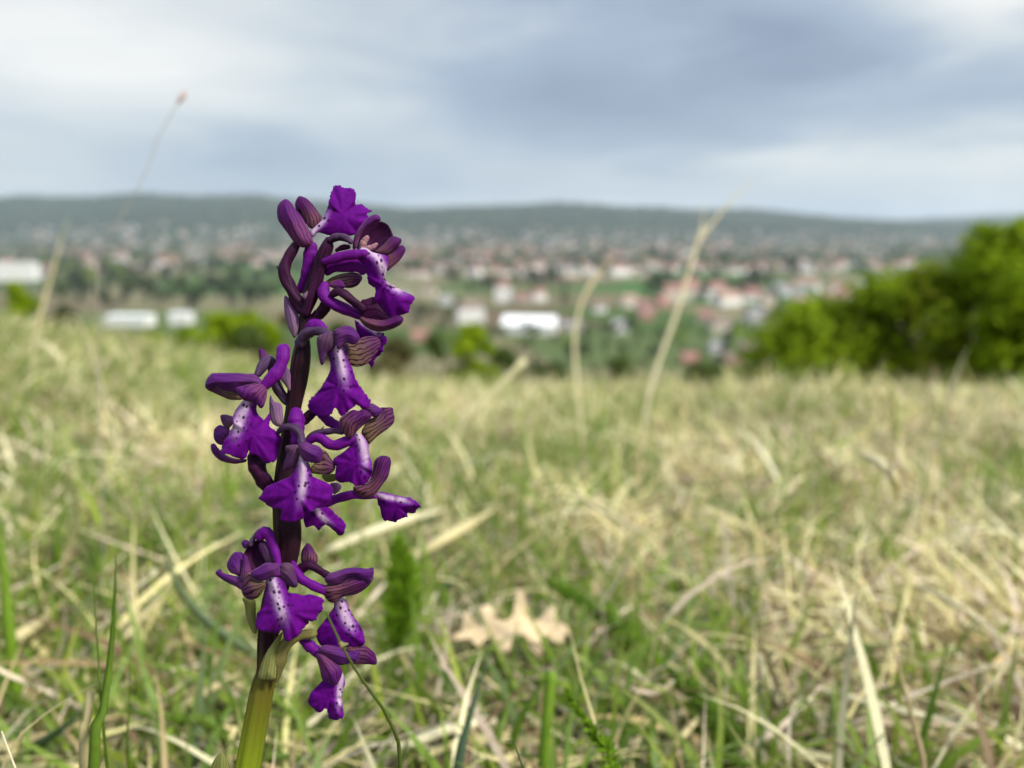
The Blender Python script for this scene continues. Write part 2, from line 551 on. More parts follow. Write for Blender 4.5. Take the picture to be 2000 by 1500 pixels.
def make_bush(name, h, w, cols, seed, n, leaf, nl=14, low=0.16):
    rng = np.random.default_rng(seed)
    root = empty(name, (0, 0, 0))
    c, r = lobes(rng, nl, w * 0.75, h * (0.88 - low), h * low, min(w, h) * 0.30)
    for i in range(7):
        a = rng.random() * 6.28; q = w * (0.25 + 0.4 * rng.random()); zt = h * (0.6 + 0.3 * rng.random())
        Q = catmull([(0.05 * np.cos(a), 0.05 * np.sin(a), -0.1), (np.cos(a) * q * 0.35, np.sin(a) * q * 0.35, zt * 0.5), (np.cos(a) * q, np.sin(a) * q, zt)], 6)
        put('stem', tube_mesh('stem', Q, np.linspace(0.011 * h, 0.003 * h, 6), 6), M_BARK, root)
    V, Fq, cc = leaf_cloud(n, c, r, leaf, cols, rng, 0.3)
    m_ = mesh_np('foliage', V, Fq, smooth=False); set_col(m_, cc)
    put('foliage', m_, M_LEAF, root)
    return root


def stand(o, p, rz=0.0, s=1.0):
    o.location = (float(p[0]), float(p[1]), float(land(p[0], p[1])))
    o.rotation_euler = (0, 0, rz); o.scale = (s, s, s)
    return o


# the three shrubs on the brow to the right, about 9 m away
def brow(px, y):
    return ((px - 1000) / 1502 * (y * math.cos(PITCH) + 0.2), y)


def bush_to(name, px, y, top_py, wpx, cols, seed, n, leaf, label, nl=14):
    """a shrub whose foot stands on the slope and whose top reaches up to a line of sight"""
    x, y = brow(px, y)
    top_py -= 0 if y < 11 else 45
    zt = 0.19 + y * math.tan(math.atan((750 - top_py) / F_PX) - PITCH)
    z0 = float(land(x, y))
    h = zt - z0
    b = make_bush(name, h * 0.97, wpx / 1502 * y / 2, cols, seed, n, leaf, nl, 0.34 if y < 11 else 0.16)
    b.location = (x, y, z0)
    return tag(b, label, 'shrub')


bush_to('bush', 1965, 8.6, 385, 330, GREENS['bright'], 21, 10500, 0.056, 'tallest of the bright green shrubs on the brow, reaching the hill line', 34)
bush_to('bush', 1795, 9.3, 486, 350, [(0.150, 0.22, 0.006), (0.20, 0.285, 0.008), (0.235, 0.29, 0.012), (0.26, 0.19, 0.03)], 22, 8500, 0.054, 'green shrub with reddish young shoots beside the tallest shrub', 30)
bush_to('bush', 1610, 9.8, 566, 400, [(0.140, 0.205, 0.006), (0.195, 0.275, 0.008), (0.26, 0.34, 0.012)], 23, 9000, 0.054, 'low dark green shrub at the town end of the shrub row', 30)
# smaller growth below the edge of the meadow
for (px, y, tp, wp, kd, sd, lf, lab) in (
        (915, 15, 640, 150, 'bright', 31, 0.075, 'round yellow green bush below the meadow edge, right of the orchid'),
        (850, 17, 660, 110, 'mid', 32, 0.08, 'dull green bush between the round yellow green bush and the orchid'),
        (775, 14, 665, 150, 'olive', 33, 0.07, 'brownish olive bush showing right behind the middle flowers'),
        (455, 14, 618, 170, 'bright', 34, 0.075, 'wide bright green bush below the flat white factory roof'),
        (360, 16, 672, 130, 'bright', 35, 0.08, 'small bright green bush in front of the flat white factory'),
        (545, 17, 598, 120, 'olive', 36, 0.085, 'brown olive bush just left of the orchid spike'),
        (20, 19, 562, 130, 'bright', 37, 0.09, 'yellow green bush below the tall white block at the picture edge'),
        (110, 22, 585, 130, 'dark', 38, 0.10, 'dark green bush behind the leaning pale blade'),
        (1040, 20, 672, 180, 'dark', 39, 0.10, 'dark bush below the white warehouse'),
        (1220, 22, 692, 220, 'mid', 40, 0.10, 'green bush below the meadow edge between two dry stalks'),
        (1390, 17, 712, 150, 'mid', 41, 0.085, 'mid green bush below the meadow edge left of the shrub row'),
        (660, 18, 640, 130, 'mid', 42, 0.085, 'mid green bush hidden behind the middle of the orchid spike'),
        (240, 20, 682, 130, 'olive', 43, 0.09, 'yellowish olive bush under the left end of the flat factory'),
        (285, 15, 684, 150, 'bright', 45, 0.075, 'bright green bush below the left end of the flat factory'),
        (150, 16, 640, 140, 'mid', 46, 0.08, 'mid green bush behind the broken pale blade'),
        (525, 13, 655, 130, 'bright', 47, 0.07, 'bright green bush touching the orchid spike on its left'),
        (405, 13, 664, 130, 'bright', 48, 0.07, 'bright green bush in the middle of the shrub band left of the orchid'),
        (485, 12, 650, 120, 'mid', 49, 0.065, 'fresh green bush between the two bright ones left of the orchid'),
        (955, 14, 682, 110, 'bright', 50, 0.07, 'small light green bush at the far side of the round yellow green bush'),
        (985, 18, 690, 120, 'mid', 44, 0.09, 'low green bush between the round yellow green bush and the dark one')):
    bush_to('bush', px, y, tp, wp, GREENS[kd], sd, 2600, lf, lab, 12)

# trees of the valley: six prototypes, copied
protos = {}
for i, (kd, h, w) in enumerate((('dark', 15, 6), ('dark', 18, 6.5), ('mid', 13, 6), ('mid', 16, 5.5), ('bright', 12, 6), ('olive', 13, 6), ('grey', 14, 5.5))):
    protos.setdefault(kd, []).append(make_tree(kd, h, w, 100 + i))
used = set()
TREE_POS = []


def plant(kd, p, s, label, group=None):
    pr = protos[kd][RNG.integers(len(protos[kd]))]
    if pr.name in used: o = copy_tree(pr)
    else: o = pr; used.add(pr.name)
    for key in ('label', 'category', 'group'):
        if key in o: del o[key]
    tag(o, label, 'tree', group)
    stand(o, p, RNG.random() * 6.28, s)
    TREE_POS.append((p[0], p[1]))
    return o


TINT = {'dark': 'dark green', 'mid': 'mid green', 'bright': 'light green', 'olive': 'olive', 'grey': 'grey green'}


def belt(x0, x1, y0, y1, n, kinds, where, group, s=1.0):
    """trees in a loose row; where: what each stretch of the row stands beside"""
    for i in range(n):
        fx = (i + RNG.random()) / n
        px = x0 + (x1 - x0) * fx; fy = RNG.random(); py = y0 + (y1 - y0) * fy
        kd = kinds[RNG.integers(len(kinds))]; sz = 0.72 + 0.56 * RNG.random()
        spot = where[min(int(fx * len(where)), len(where) - 1)]
        plant(kd, hit(px, py, 0.0, 320.0), s * sz, ('tall ' if sz > 1.08 else 'small ' if sz < 0.88 else 'middling ') + TINT[kd] + ' tree ' + ('in front ' if fy > 0.5 else 'farther back ') + spot, group)


belt(90, 560, 555, 612, 46, ('dark', 'mid', 'dark', 'grey'), ('in the wood by the leaning pale blade', 'in the wood above the flat factory', 'in the wood above the small white hall', 'in the wood next to the orchid spike'), 'trees of the wood left of the orchid', 1.7)
belt(90, 560, 525, 558, 30, ('dark', 'mid', 'grey', 'bright'), ('in the far wood beside the tall white block', 'in the far wood above the flat factory', 'in the far wood next to the top flowers'), 'trees on the far side of the wood', 2.0)
belt(860, 1110, 545, 575, 16, ('dark', 'dark', 'mid'), ('behind the white three storey house', 'behind the long white warehouse'), 'trees behind the white warehouse', 1.5)
belt(1260, 1520, 555, 592, 22, ('grey', 'dark', 'mid'), ('beyond the large red roof', 'beyond the forked stalk', 'beyond the grey roofed house'), 'trees of the belt beyond the red roofs', 1.7)
belt(1270, 1480, 640, 668, 12, ('mid', 'bright'), ('at the forked stalk end of the green field', 'at the shrub end of the green field'), 'trees along the near green field', 0.6)
belt(930, 1260, 640, 668, 20, ('dark', 'mid', 'olive'), ('below the white three storey house', 'below the long white warehouse', 'below the red roof cluster'), 'trees in front of the warehouse', 0.85)
belt(700, 900, 600, 650, 18, ('dark', 'mid', 'olive'), ('close to the right side of the orchid', 'by the white three storey house'), 'trees right of the orchid', 1.1)
belt(90, 560, 655, 690, 28, ('mid', 'bright', 'dark', 'olive'), ('below the flat factory', 'below the small white hall', 'below the wood next to the orchid'), 'trees below the flat factory', 0.6)
belt(860, 1480, 668, 735, 42, ('mid', 'dark', 'bright', 'olive'), ('under the white three storey house', 'under the long white warehouse', 'under the red roof cluster', 'under the green field'), 'trees at the near edge of the valley', 0.75)
belt(1480, 1660, 600, 640, 14, ('dark', 'grey'), ('around the grey roofed house', 'around the tall cream house'), 'trees near the shrub row', 1.2)
belt(600, 1650, 500, 545, 40, ('grey', 'mid', 'dark'), ('among hazy houses above the middle flowers', 'among hazy houses above the warehouse', 'among hazy houses above the red roofs', 'among hazy houses above the shrub row'), 'trees among the far houses', 2.0)
plant('olive', hit(1105, 600, 0.0, 320.0), 1.5, 'broad olive tree right of the long white warehouse roof')
plant('bright', hit(300, 668, 0.0, 320.0), 0.45, 'light green tree in front of the flat white factory')
plant('bright', hit(318, 644, 0.0, 320.0), 0.8, 'light green tree covering the middle of the flat white factory')

for prs_ in protos.values():
    for pr in prs_:
        if pr.name not in used:
            for ob in list(pr.children_recursive) + [pr]: bpy.data.objects.remove(ob)

# far trees nobody could count
n = 6500
az_ = RNG.uniform(-0.85, 0.85, n); yy_ = 1700 + 3200 * RNG.random(n) ** 0.9
xx_ = np.tan(az_) * yy_
V0 = np.array([(1, 0, .5), (-.5, .87, .5), (-.5, -.87, .5), (0, 0, 1.05), (0, 0, 0.0), (.55, .95, .62), (-1.05, 0, .62), (.55, -.95, .62)])
F0 = np.array([(3, 0, 5), (3, 5, 1), (3, 1, 6), (3, 6, 2), (3, 2, 7), (3, 7, 0), (4, 5, 0), (4, 1, 5), (4, 6, 1), (4, 2, 6), (4, 7, 2), (4, 0, 7)])


def tuft_mass(name, xx, yy, size, mat, zf):
    n = len(xx)
    s = size * (0.7 + 0.7 * RNG.random(n))
    jit = 1 + 0.25 * RNG.normal(size=(n, 8, 1))
    V = V0[None] * jit * np.stack([s, s, s * 1.3], -1)[:, None, :]
    V[:, :, 0] += xx[:, None]; V[:, :, 1] += yy[:, None]; V[:, :, 2] += zf(xx, yy)[:, None] - 1
    Fq = (F0[None] + 8 * np.arange(n)[:, None, None]).reshape(-1, 3)
    m_ = mesh_np(name, V.reshape(-1, 3), Fq, smooth=False)
    g = np.array(GREENS['dark'] + GREENS['mid'] + GREENS['grey'])[RNG.integers(0, 9, n)]
    set_col(m_, np.repeat(g, 8, 0))
    return tag(put(name, m_, mat), kind='stuff')


tuft_mass('distant_trees', xx_, yy_, 10.5, M_LEAF, land)
n = 9000
yy_ = 4950 + 2000 * RNG.random(n); xx_ = np.tan(RNG.uniform(-0.85, 0.85, n)) * yy_
tuft_mass('hill_woodland', xx_, yy_, 13.0, M_LEAF, land)

# ------------------------------------------------------------------ the town
WALLS = {kk: m_plain('plaster_' + kk, c, 0.85, 0.12, 0.4) for kk, c in {
    'white': (0.70, 0.68, 0.64), 'cream': (0.60, 0.53, 0.42), 'pink': (0.52, 0.40, 0.34), 'grey': (0.46, 0.45, 0.43), 'brick': (0.34, 0.19, 0.13)}.items()}
ROOFS = {kk: m_plain('roof_' + kk, c, 0.85, 0.35, 1.2) for kk, c in {
    'red': (0.25, 0.125, 0.10), 'brown': (0.18, 0.13, 0.108), 'orange': (0.31, 0.20, 0.15), 'grey': (0.22, 0.21, 0.205), 'white': (0.70, 0.70, 0.69)}.items()}
m, k = mat_new('window_glass')
solid(k, (0.03, 0.04, 0.05), 0.1, 0.6)
M_PANE = m
M_FRAME = m_plain('window_frame', (0.7, 0.7, 0.68), 0.6, 0.1)
M_DOOR = m_plain('door_wood', (0.12, 0.06, 0.03), 0.6, 0.3)


def box_mesh(name, x0, x1, y0, y1, z0, z1):
    v = [(x, y, z) for x in (x0, x1) for y in (y0, y1) for z in (z0, z1)]
    me = bpy.data.meshes.new(name)
    me.from_pydata(v, [], [(0, 1, 3, 2), (4, 6, 7, 5), (0, 4, 5, 1), (2, 3, 7, 6), (0, 2, 6, 4), (1, 5, 7, 3)])
    return me


def walls_v(w, d, h, rh, hip):
    """walls with gable tops, then the roof with overhang and thickness"""
    a, b = w / 2, d / 2
    wv = [(-a, -b, -1), (a, -b, -1), (a, b, -1), (-a, b, -1), (-a, -b, h), (a, -b, h), (a, b, h), (-a, b, h)]
    wf = [(0, 1, 5, 4), (1, 2, 6, 5), (2, 3, 7, 6), (3, 0, 4, 7), (4, 5, 6, 7)]
    if not hip and rh > 0:
        wv += [(-a, 0, h + rh * 0.93), (a, 0, h + rh * 0.93)]
        wf += [(4, 8, 7), (5, 6, 9)]
    o = 0.5; A, Bq = a + o, b + o; e = h - rh * o / b if rh > 0 else h
    q = a - b * 0.9 if hip else A
    rv = [(-A, -Bq, e), (A, -Bq, e), (A, Bq, e), (-A, Bq, e), (-q, 0, h + rh), (q, 0, h + rh)]
    rv += [(x, y, z + 0.22) for x, y, z in rv]
    rf = [(6, 7, 11, 10), (8, 9, 10, 11), (7, 8, 11), (9, 6, 10), (0, 4, 5, 1), (2, 5, 4, 3), (1, 5, 2), (3, 4, 0),
          (0, 1, 7, 6), (1, 2, 8, 7), (2, 3, 9, 8), (3, 0, 6, 9)]
    if rh <= 0:
        rv = [(x, y, z) for z in (h + 0.003, h + 0.4) for x, y in ((-A, -Bq), (A, -Bq), (A, Bq), (-A, Bq))]
        rf = [(0, 3, 2, 1), (4, 5, 6, 7), (0, 1, 5, 4), (1, 2, 6, 5), (2, 3, 7, 6), (3, 0, 4, 7)]
    return wv, wf, rv, rf


WIN = box_mesh('window', -0.55, 0.55, -0.06, 0.06, -0.7, 0.7)
PANE = box_mesh('pane', -0.45, 0.45, -0.10, 0.10, -0.6, 0.6)
WIN.materials.append(M_FRAME); PANE.materials.append(M_PANE)
DOORM = box_mesh('door', -0.5, 0.5, -0.08, 0.08, -1.0, 1.1); DOORM.materials.append(M_DOOR)


def house(p, w, d, h, rh, wall, roof, rz, label, cat='house', name='house', group=None, detail=True, hip=False, chimney=True):
    wv, wf, rv, rf = walls_v(w, d, h, rh, hip)
    z = float(land(p[0], p[1]))
    if not detail:
        me = bpy.data.meshes.new(name)
        me.from_pydata(wv + rv, [], wf + [tuple(i + len(wv) for i in f) for f in rf])
        o = put(name, me, [WALLS[wall], ROOFS[roof]], None, (p[0], p[1], z))
        me.polygons.foreach_set('material_index', [0] * len(wf) + [1] * len(rf))
        o.rotation_euler = (0, 0, rz)
        return tag(o, label, cat, group)
    root = empty(name, (p[0], p[1], z)); root.rotation_euler = (0, 0, rz)
    me = bpy.data.meshes.new('wall'); me.from_pydata(wv, [], wf); put('wall', me, WALLS[wall], root)
    me = bpy.data.meshes.new('roof'); me.from_pydata(rv, [], rf); ro = put('roof', me, ROOFS[roof], root)
    if chimney and rh > 0:
        put('chimney', box_mesh('chimney', w * 0.2, w * 0.2 + 0.7, 0.5, 1.2, h + rh * 0.4, h + rh + 0.9), WALLS['brick'], ro)
    nf = max(1, int(h / 2.9)); nw = max(2, min(9, int(w / 3.0)))
    for fl in range(nf):
        for i in range(nw):
            x = -w / 2 + w * (i + 0.5) / nw
            if fl == 0 and i == nw // 2 and h < 12:
                put('door', DOORM, None, root, (x, -d / 2 - 0.03, 1.0)); continue
            f_ = put('window', WIN, None, root, (x, -d / 2 - 0.03, 1.6 + 2.9 * fl))
            put('pane', PANE, None, f_)
    for i in range(2):
        f_ = put('window', WIN, None, root, (-w / 2 - 0.03, -d / 4 + i * d / 2, 1.6)); f_.rotation_euler = (0, 0, math.pi / 2)
        put('pane', PANE, None, f_)
    return tag(root, label, cat, group)


def at(px, py): return hit(px, py, 0.0, 320.0)


# the buildings one can point to
house(at(28, 548), 84, 26, 32, 0, 'white', 'white', 0.1, 'tall long white block at the left edge of the town', 'building', 'office_block')
house(at(255, 636), 44, 20, 10.5, 0, 'white', 'white', -0.05, 'flat roofed white factory hall below the wood', 'building', 'factory')
house(at(355, 632), 20, 18, 11, 0, 'white', 'white', 0.05, 'small white hall next to the flat roofed factory', 'building', 'factory')
house(at(1035, 650), 50, 30, 9.0, 7.5, 'white', 'white', -0.16, 'long white warehouse with a white pitched roof', 'building', 'warehouse', chimney=False)
house(at(1110, 648), 26, 14, 7, 3, 'cream', 'grey', -0.16, 'low cream shed at the end of the white warehouse', 'building', 'shed', chimney=False)
NOTABLE = [
    (918, 632, 27, 16, 17, 6, 'white', 'brown', 0.3, 'white three storey house left of the warehouse'),
    (983, 590, 22, 17, 22, 7, 'white', 'red', 0.1, 'tall white house standing behind the warehouse'),
    (1020, 592, 18, 13, 9, 6, 'pink', 'red', -0.2, 'pink house with red roof close behind the warehouse'),
    (1052, 588, 17, 14, 11, 6, 'white', 'red', 0.4, 'white house with a red gable by the olive tree'),
    (1228, 600, 19, 14, 11, 5, 'cream', 'orange', 0.2, 'cream house at the near end of the red roof cluster'),
    (1258, 607, 22, 14, 8, 7, 'pink', 'red', -0.3, 'pink house with the largest red roof of the cluster'),
    (1292, 600, 18, 14, 8, 7, 'brick', 'red', 0.5, 'brick house with red roof at the far end of the cluster'),
    (1210, 650, 14, 12, 9, 4, 'white', 'grey', 0.0, 'small white house with grey roof below the red roof cluster'),
    (1262, 625, 15, 12, 6, 6, 'brick', 'red', 0.1, 'low brick house in front of the red roof cluster'),
    (1570, 612, 25, 18, 17, 5, 'cream', 'orange', 0.2, 'tall cream house with pale front near the shrub row'),
    (1596, 618, 18, 14, 9, 5, 'white', 'red', -0.1, 'white house leaning against the tall cream house'),
    (1632, 603, 19, 14, 12, 6, 'white', 'red', 0.3, 'white house with red roof closest to the shrub row'),
    (1475, 628, 20, 14, 10, 5, 'grey', 'grey', 0.2, 'grey house with grey roof above the green field'),
    (1505, 632, 16, 12, 7, 5, 'grey', 'brown', -0.2, 'grey house with brown roof next to the grey roofed house'),
    (1405, 648, 18, 13, 8, 6, 'cream', 'brown', 0.1, 'cream house with brown roof at the green field'),
    (1378, 630, 15, 12, 7, 6, 'pink', 'red', -0.3, 'pink house with red roof behind the green field'),
    (1398, 690, 12, 10, 6, 4, 'grey', 'grey', 0.2, 'small grey house below the green field'),
    (1462, 692, 13, 10, 6, 4, 'pink', 'brown', -0.1, 'small pink house with brown roof below the green field'),
    (1430, 712, 14, 10, 5, 4, 'brick', 'brown', 0.3, 'low dark brick house nearest to the meadow edge'),
    (820, 668, 15, 11, 6, 5, 'brick', 'red', 0.2, 'low house with faded red roof right of the orchid'),
    (785, 590, 22, 14, 10, 5, 'white', 'grey', 0.1, 'white house with grey roof just right of the top flowers'),
    (838, 578, 20, 14, 10, 5, 'cream', 'brown', -0.2, 'cream house with brown roof right of the top flowers'),
    (870, 596, 17, 13, 8, 5, 'grey', 'grey', 0.3, 'grey house between the orchid and the white three storey house'),
    (1345, 712, 12, 9, 5, 4, 'brick', 'red', 0.1, 'small brick house beside the brown field'),
    (1170, 610, 14, 11, 7, 5, 'white', 'brown', 0.3, 'white house with brown roof between olive tree and red roofs'),
]
for (px, py, w, d, h, rh, wa, ro_, rz, lab) in NOTABLE:
    house(at(px, py), w, d, h, rh, wa, ro_, rz, lab, hip=(w > 20))

# rows of houses farther off, alike in the haze
wall_k = ['white', 'white', 'cream', 'white', 'grey', 'cream']
roof_k = ['red', 'red', 'brown', 'orange', 'grey', 'red']
ZONES = [(700, 1260, 500, 545, 70, 'houses in the middle of the town', ('in the hazy town right of the top flowers', 'in the hazy town above the warehouse', 'in the hazy town above the olive tree')),
         (1260, 1800, 515, 535, 40, 'houses in the row along the tan field', ('along the tan field behind the forked stalk', 'along the tan field above the grey green trees', 'along the tan field near the shrubs')),
         (150, 560, 490, 525, 55, 'houses above the wood', ('above the wood beside the pale blade', 'above the middle of the wood', 'above the wood close to the orchid')),
         (700, 1500, 478, 500, 60, 'houses at the foot of the hills', ('at the hill foot right of the orchid top', 'at the hill foot above the warehouse', 'at the hill foot above the red roofs', 'at the hill foot behind the forked stalk')),
         (-150, 160, 500, 540, 14, 'houses near the tall white block', ('near the tall long white block',)),
         (1300, 1750, 570, 600, 22, 'houses beyond the grey green trees', ('below the tan field behind the forked stalk', 'below the tan field near the shrubs'))]
for (x0, x1, y0, y1, n, grp, where) in ZONES:
    for i in range(n):
        fx = (i + RNG.random()) / n
        px = x0 + (x1 - x0) * fx; py = y0 + (y1 - y0) * RNG.random()
        p = at(px, py)
        wa = wall_k[RNG.integers(6)]; ro_ = roof_k[RNG.integers(6)]
        s = 1.15 + 0.8 * RNG.random(); up = RNG.random() > 0.5; hp = RNG.random() > 0.5
        spot = where[min(int(fx * len(where)), len(where) - 1)]
        house(p, 16 * s, 11 * s, (9.0 if up else 5.5) * s, 4.5 * s, wa, ro_, RNG.uniform(-0.6, 0.6),
              f"{'tall' if up else 'low'} {wa} house with {'hipped' if hp else 'gabled'} {ro_} roof {spot}", group=grp, detail=False, hip=hp)

# the rest of the town, too far to count
n = 1450
yy_ = np.concatenate([2300 + 2300 * RNG.random(n - 420), 4300 + 700 * RNG.random(420)]); xx_ = np.tan(RNG.uniform(-0.75, 0.75, n)) * yy_
vv, ff, mi, off = [], [], [], 0
MATS = [WALLS['white'], WALLS['cream'], WALLS['pink'], WALLS['grey'], ROOFS['red'], ROOFS['brown'], ROOFS['orange'], ROOFS['grey']]
for x, y in zip(xx_, yy_):
    s = 0.8 + 0.8 * RNG.random(); a = RNG.uniform(-0.7, 0.7)
    wv, wf, rv, rf = walls_v(15 * s, 11 * s, 6.5 * s, 4.5 * s, False)
    q = np.array(wv + rv); ca, sa = math.cos(a), math.sin(a)
    q = np.stack([q[:, 0] * ca - q[:, 1] * sa + x, q[:, 0] * sa + q[:, 1] * ca + y, q[:, 2] + float(land(x, y))], -1)
    vv.append(q)
    ff += [tuple(i + off for i in f) for f in wf] + [tuple(i + off + len(wv) for i in f) for f in rf]
    mi += [int(RNG.choice([0, 0, 1, 3, 2, 3]))] * len(wf) + [4 + int(RNG.integers(4))] * len(rf)
    off += len(q)
me = bpy.data.meshes.new('distant_houses')
me.from_pydata(np.vstack(vv).tolist(), [], ff)
o = put('distant_houses', me, MATS)
me.polygons.foreach_set('material_index', mi)
tag(o, kind='stuff')

# ================================================================== THE MEADOW


def blades(name, root, azim, tilt, bend, length, width, tint, rng, seg=5, curl=0.0, tipc=None, mat=None, sag=0.0, cup=0.25):
    """many grass blades in one mesh: each a tapered, folded ribbon that bends as it grows"""
    n = len(root)
    P = np.zeros((n, seg + 1, 3)); P[:, 0] = root
    e = tilt.copy(); a = azim.copy()
    ds = length / seg
    T = np.zeros((n, seg + 1, 3))
    for i in range(seg + 1):
        T[:, i] = np.stack([np.cos(e) * np.sin(a), np.cos(e) * np.cos(a), np.sin(e)], -1)
        if i < seg:
            P[:, i + 1] = P[:, i] + T[:, i] * ds[:, None]
            e = e - bend / seg
            a = a + curl / seg
    if sag:
        g = gz(P[:, :, 0], P[:, :, 1]) + 0.002
        P[:, :, 2] = np.maximum(P[:, :, 2], g + rng.random((n, 1)) * sag)
    side = np.cross(T, np.array((0, 0, 1.0))); side /= np.linalg.norm(side, axis=2)[:, :, None] + 1e-9
    nrm = np.cross(side, T)
    roll = (rng.random(n) - 0.5) * 2.2
    sd = side * np.cos(roll)[:, None, None] + nrm * np.sin(roll)[:, None, None]
    s = np.linspace(0, 1, seg + 1)
    prof = np.minimum(1.0, 0.55 + 1.6 * s) * np.clip((1 - s) * 1.9, 0.03, 1) ** 0.8
    w = width[:, None] * prof[None] * 0.5
    L = P - sd * w[:, :, None]; Rr = P + sd * w[:, :, None]
    V = np.stack([L, Rr], 2).reshape(-1, 3)
    base = (np.arange(n) * (seg + 1) * 2)[:, None]
    q = []
    for i in range(seg):
        q.append(np.stack([base[:, 0] + 2 * i, base[:, 0] + 2 * i + 1, base[:, 0] + 2 * i + 3, base[:, 0] + 2 * i + 2], -1))
    Fq = np.stack(q, 1).reshape(-1, 4)
    me = mesh_np(name, V, Fq)
    c = np.repeat(tint[:, None, :], (seg + 1) * 2, 1)
    if tipc is not None:
        f = np.repeat(s ** 2, 2)[None, :, None] * 0.7
        c = c * (1 - f) + tipc[:, None, :] * f
    set_col(me, c.reshape(-1, 3))
    return tag(put(name, me, mat), kind='stuff')


def clump(x, y):
    """tussocks differ: some bleached, some weathered brown"""
    q = vnoise(x, y, 7.0, 21) * 0.6 + vnoise(x, y, 19.0, 22) * 0.4
    return (0.50 + 0.92 * q)[:, None]


def scatter(n, r0, r1, power, half=0.74):
    """positions in a fan ahead of the lens; density falls as 1/r**power"""
    if power == 1: r = r0 + (r1 - r0) * RNG.random(n)
    else:
        q = 2 - power
        r = (r0 ** q + (r1 ** q - r0 ** q) * RNG.random(n)) ** (1 / q)
    a = RNG.uniform(-half, half, n)
    return r * np.sin(a), r * np.cos(a)


def vnoise(x, y, sc, seed):
    rng = np.random.default_rng(seed)
    g = rng.random((64, 64))
    u, v = (np.asarray(x) * sc) % 63, (np.asarray(y) * sc) % 63
    i, j = u.astype(int), v.astype(int); fu, fv = u - i, v - j
    fu = fu * fu * (3 - 2 * fu); fv = fv * fv * (3 - 2 * fv)
    return (g[i, j] * (1 - fu) + g[i + 1, j] * fu) * (1 - fv) + (g[i, j + 1] * (1 - fu) + g[i + 1, j + 1] * fu) * fv


def palette(n, cols, probs, var=0.2):
    c = np.array(cols)[RNG.choice(len(cols), n, p=probs)]
    return c * (1 - var + 2 * var * RNG.random((n, 1)))


STRAW = [(0.64, 0.55, 0.27), (0.76, 0.69, 0.42), (0.47, 0.36, 0.18), (0.24, 0.16, 0.085), (0.60, 0.56, 0.24), (0.66, 0.53, 0.40)]
PS = [0.22, 0.19, 0.15, 0.17, 0.08, 0.19]

# matted dead grass lying in all directions
n = 76000
x, y = scatter(n, 0.16, 6.5, 1)
keep = ~((np.hypot(x, y) < 0.30) & (RNG.random(n) < 0.45))
x, y = x[keep], y[keep]; n = len(x)
far = np.clip(np.hypot(x, y) / 3.0, 0, 1)
z = gz(x, y) + 0.002 + RNG.random(n) ** 1.3 * (0.022 + 0.012 * far)
blades('dead_grass', np.stack([x, y, z], -1), RNG.uniform(0, 6.283, n), RNG.normal(0.15, 0.35, n), RNG.normal(0.35, 0.6, n),
       RNG.uniform(0.022, 0.12, n) * (0.75 + 0.6 * far), (0.0008 + 0.0023 * RNG.random(n) ** 1.6) * (1 + 0.9 * far), palette(n, STRAW, PS, 0.35) * clump(x, y) * 0.94, RNG, 5, RNG.normal(0, 0.9, n), None, M_DRY, 0.014)

# dry tufts still standing or arching over
n = 60000
x, y = scatter(n, 0.46, 6.5, 1)
k_ = vnoise(x, y, 4.0, 3) * 0.7 + vnoise(x, y, 11.0, 4) * 0.3
keep = k_ > 0.38
x, y, k_ = x[keep], y[keep], k_[keep]; n = len(x)
far = np.clip((np.hypot(x, y) - 0.25) / 1.8, 0.2, 1)
ln = RNG.uniform(0.05, 0.17, n) * (0.32 + 0.62 * far) * (0.7 + 0.6 * k_)
blades('dry_grass_tufts', np.stack([x, y, gz(x, y)], -1), RNG.uniform(0, 6.283, n), RNG.uniform(0.35, 1.4, n), RNG.uniform(0.4, 2.2, n),
       ln, (0.0009 + 0.0018 * RNG.random(n) ** 1.5) * (1 + 1.1 * far), palette(n, STRAW, [0.30, 0.34, 0.10, 0.04, 0.18, 0.04]) * clump(x, y), RNG, 6, RNG.normal(0, 0.9, n), None, M_DRY, 0.006)

# long bleached blades of last year, arching in loops over the rest
n = 3600
x, y = scatter(n, 0.62, 5.5, 1.1)
k_ = vnoise(x, y, 2.6, 31)
keep = k_ > 0.36
x, y = x[keep], y[keep]; n = len(x)
far = np.clip((np.hypot(x, y) - 0.4) / 1.5, 0, 1)
blades('bleached_grass', np.stack([x, y, gz(x, y) + 0.01 * RNG.random(n)], -1), RNG.uniform(0, 6.283, n), RNG.uniform(0.3, 1.25, n), RNG.uniform(0.8, 3.9, n),
       RNG.uniform(0.06, 0.17, n) * (0.75 + 0.35 * far), (0.0016 + 0.0018 * RNG.random(n)) * (1 + 0.7 * far), palette(n, [(0.72, 0.65, 0.40), (0.80, 0.75, 0.52), (0.62, 0.55, 0.30)], [0.45, 0.3, 0.25], 0.12), RNG, 9, RNG.normal(0, 1.3, n), None, M_DRY, 0.02)

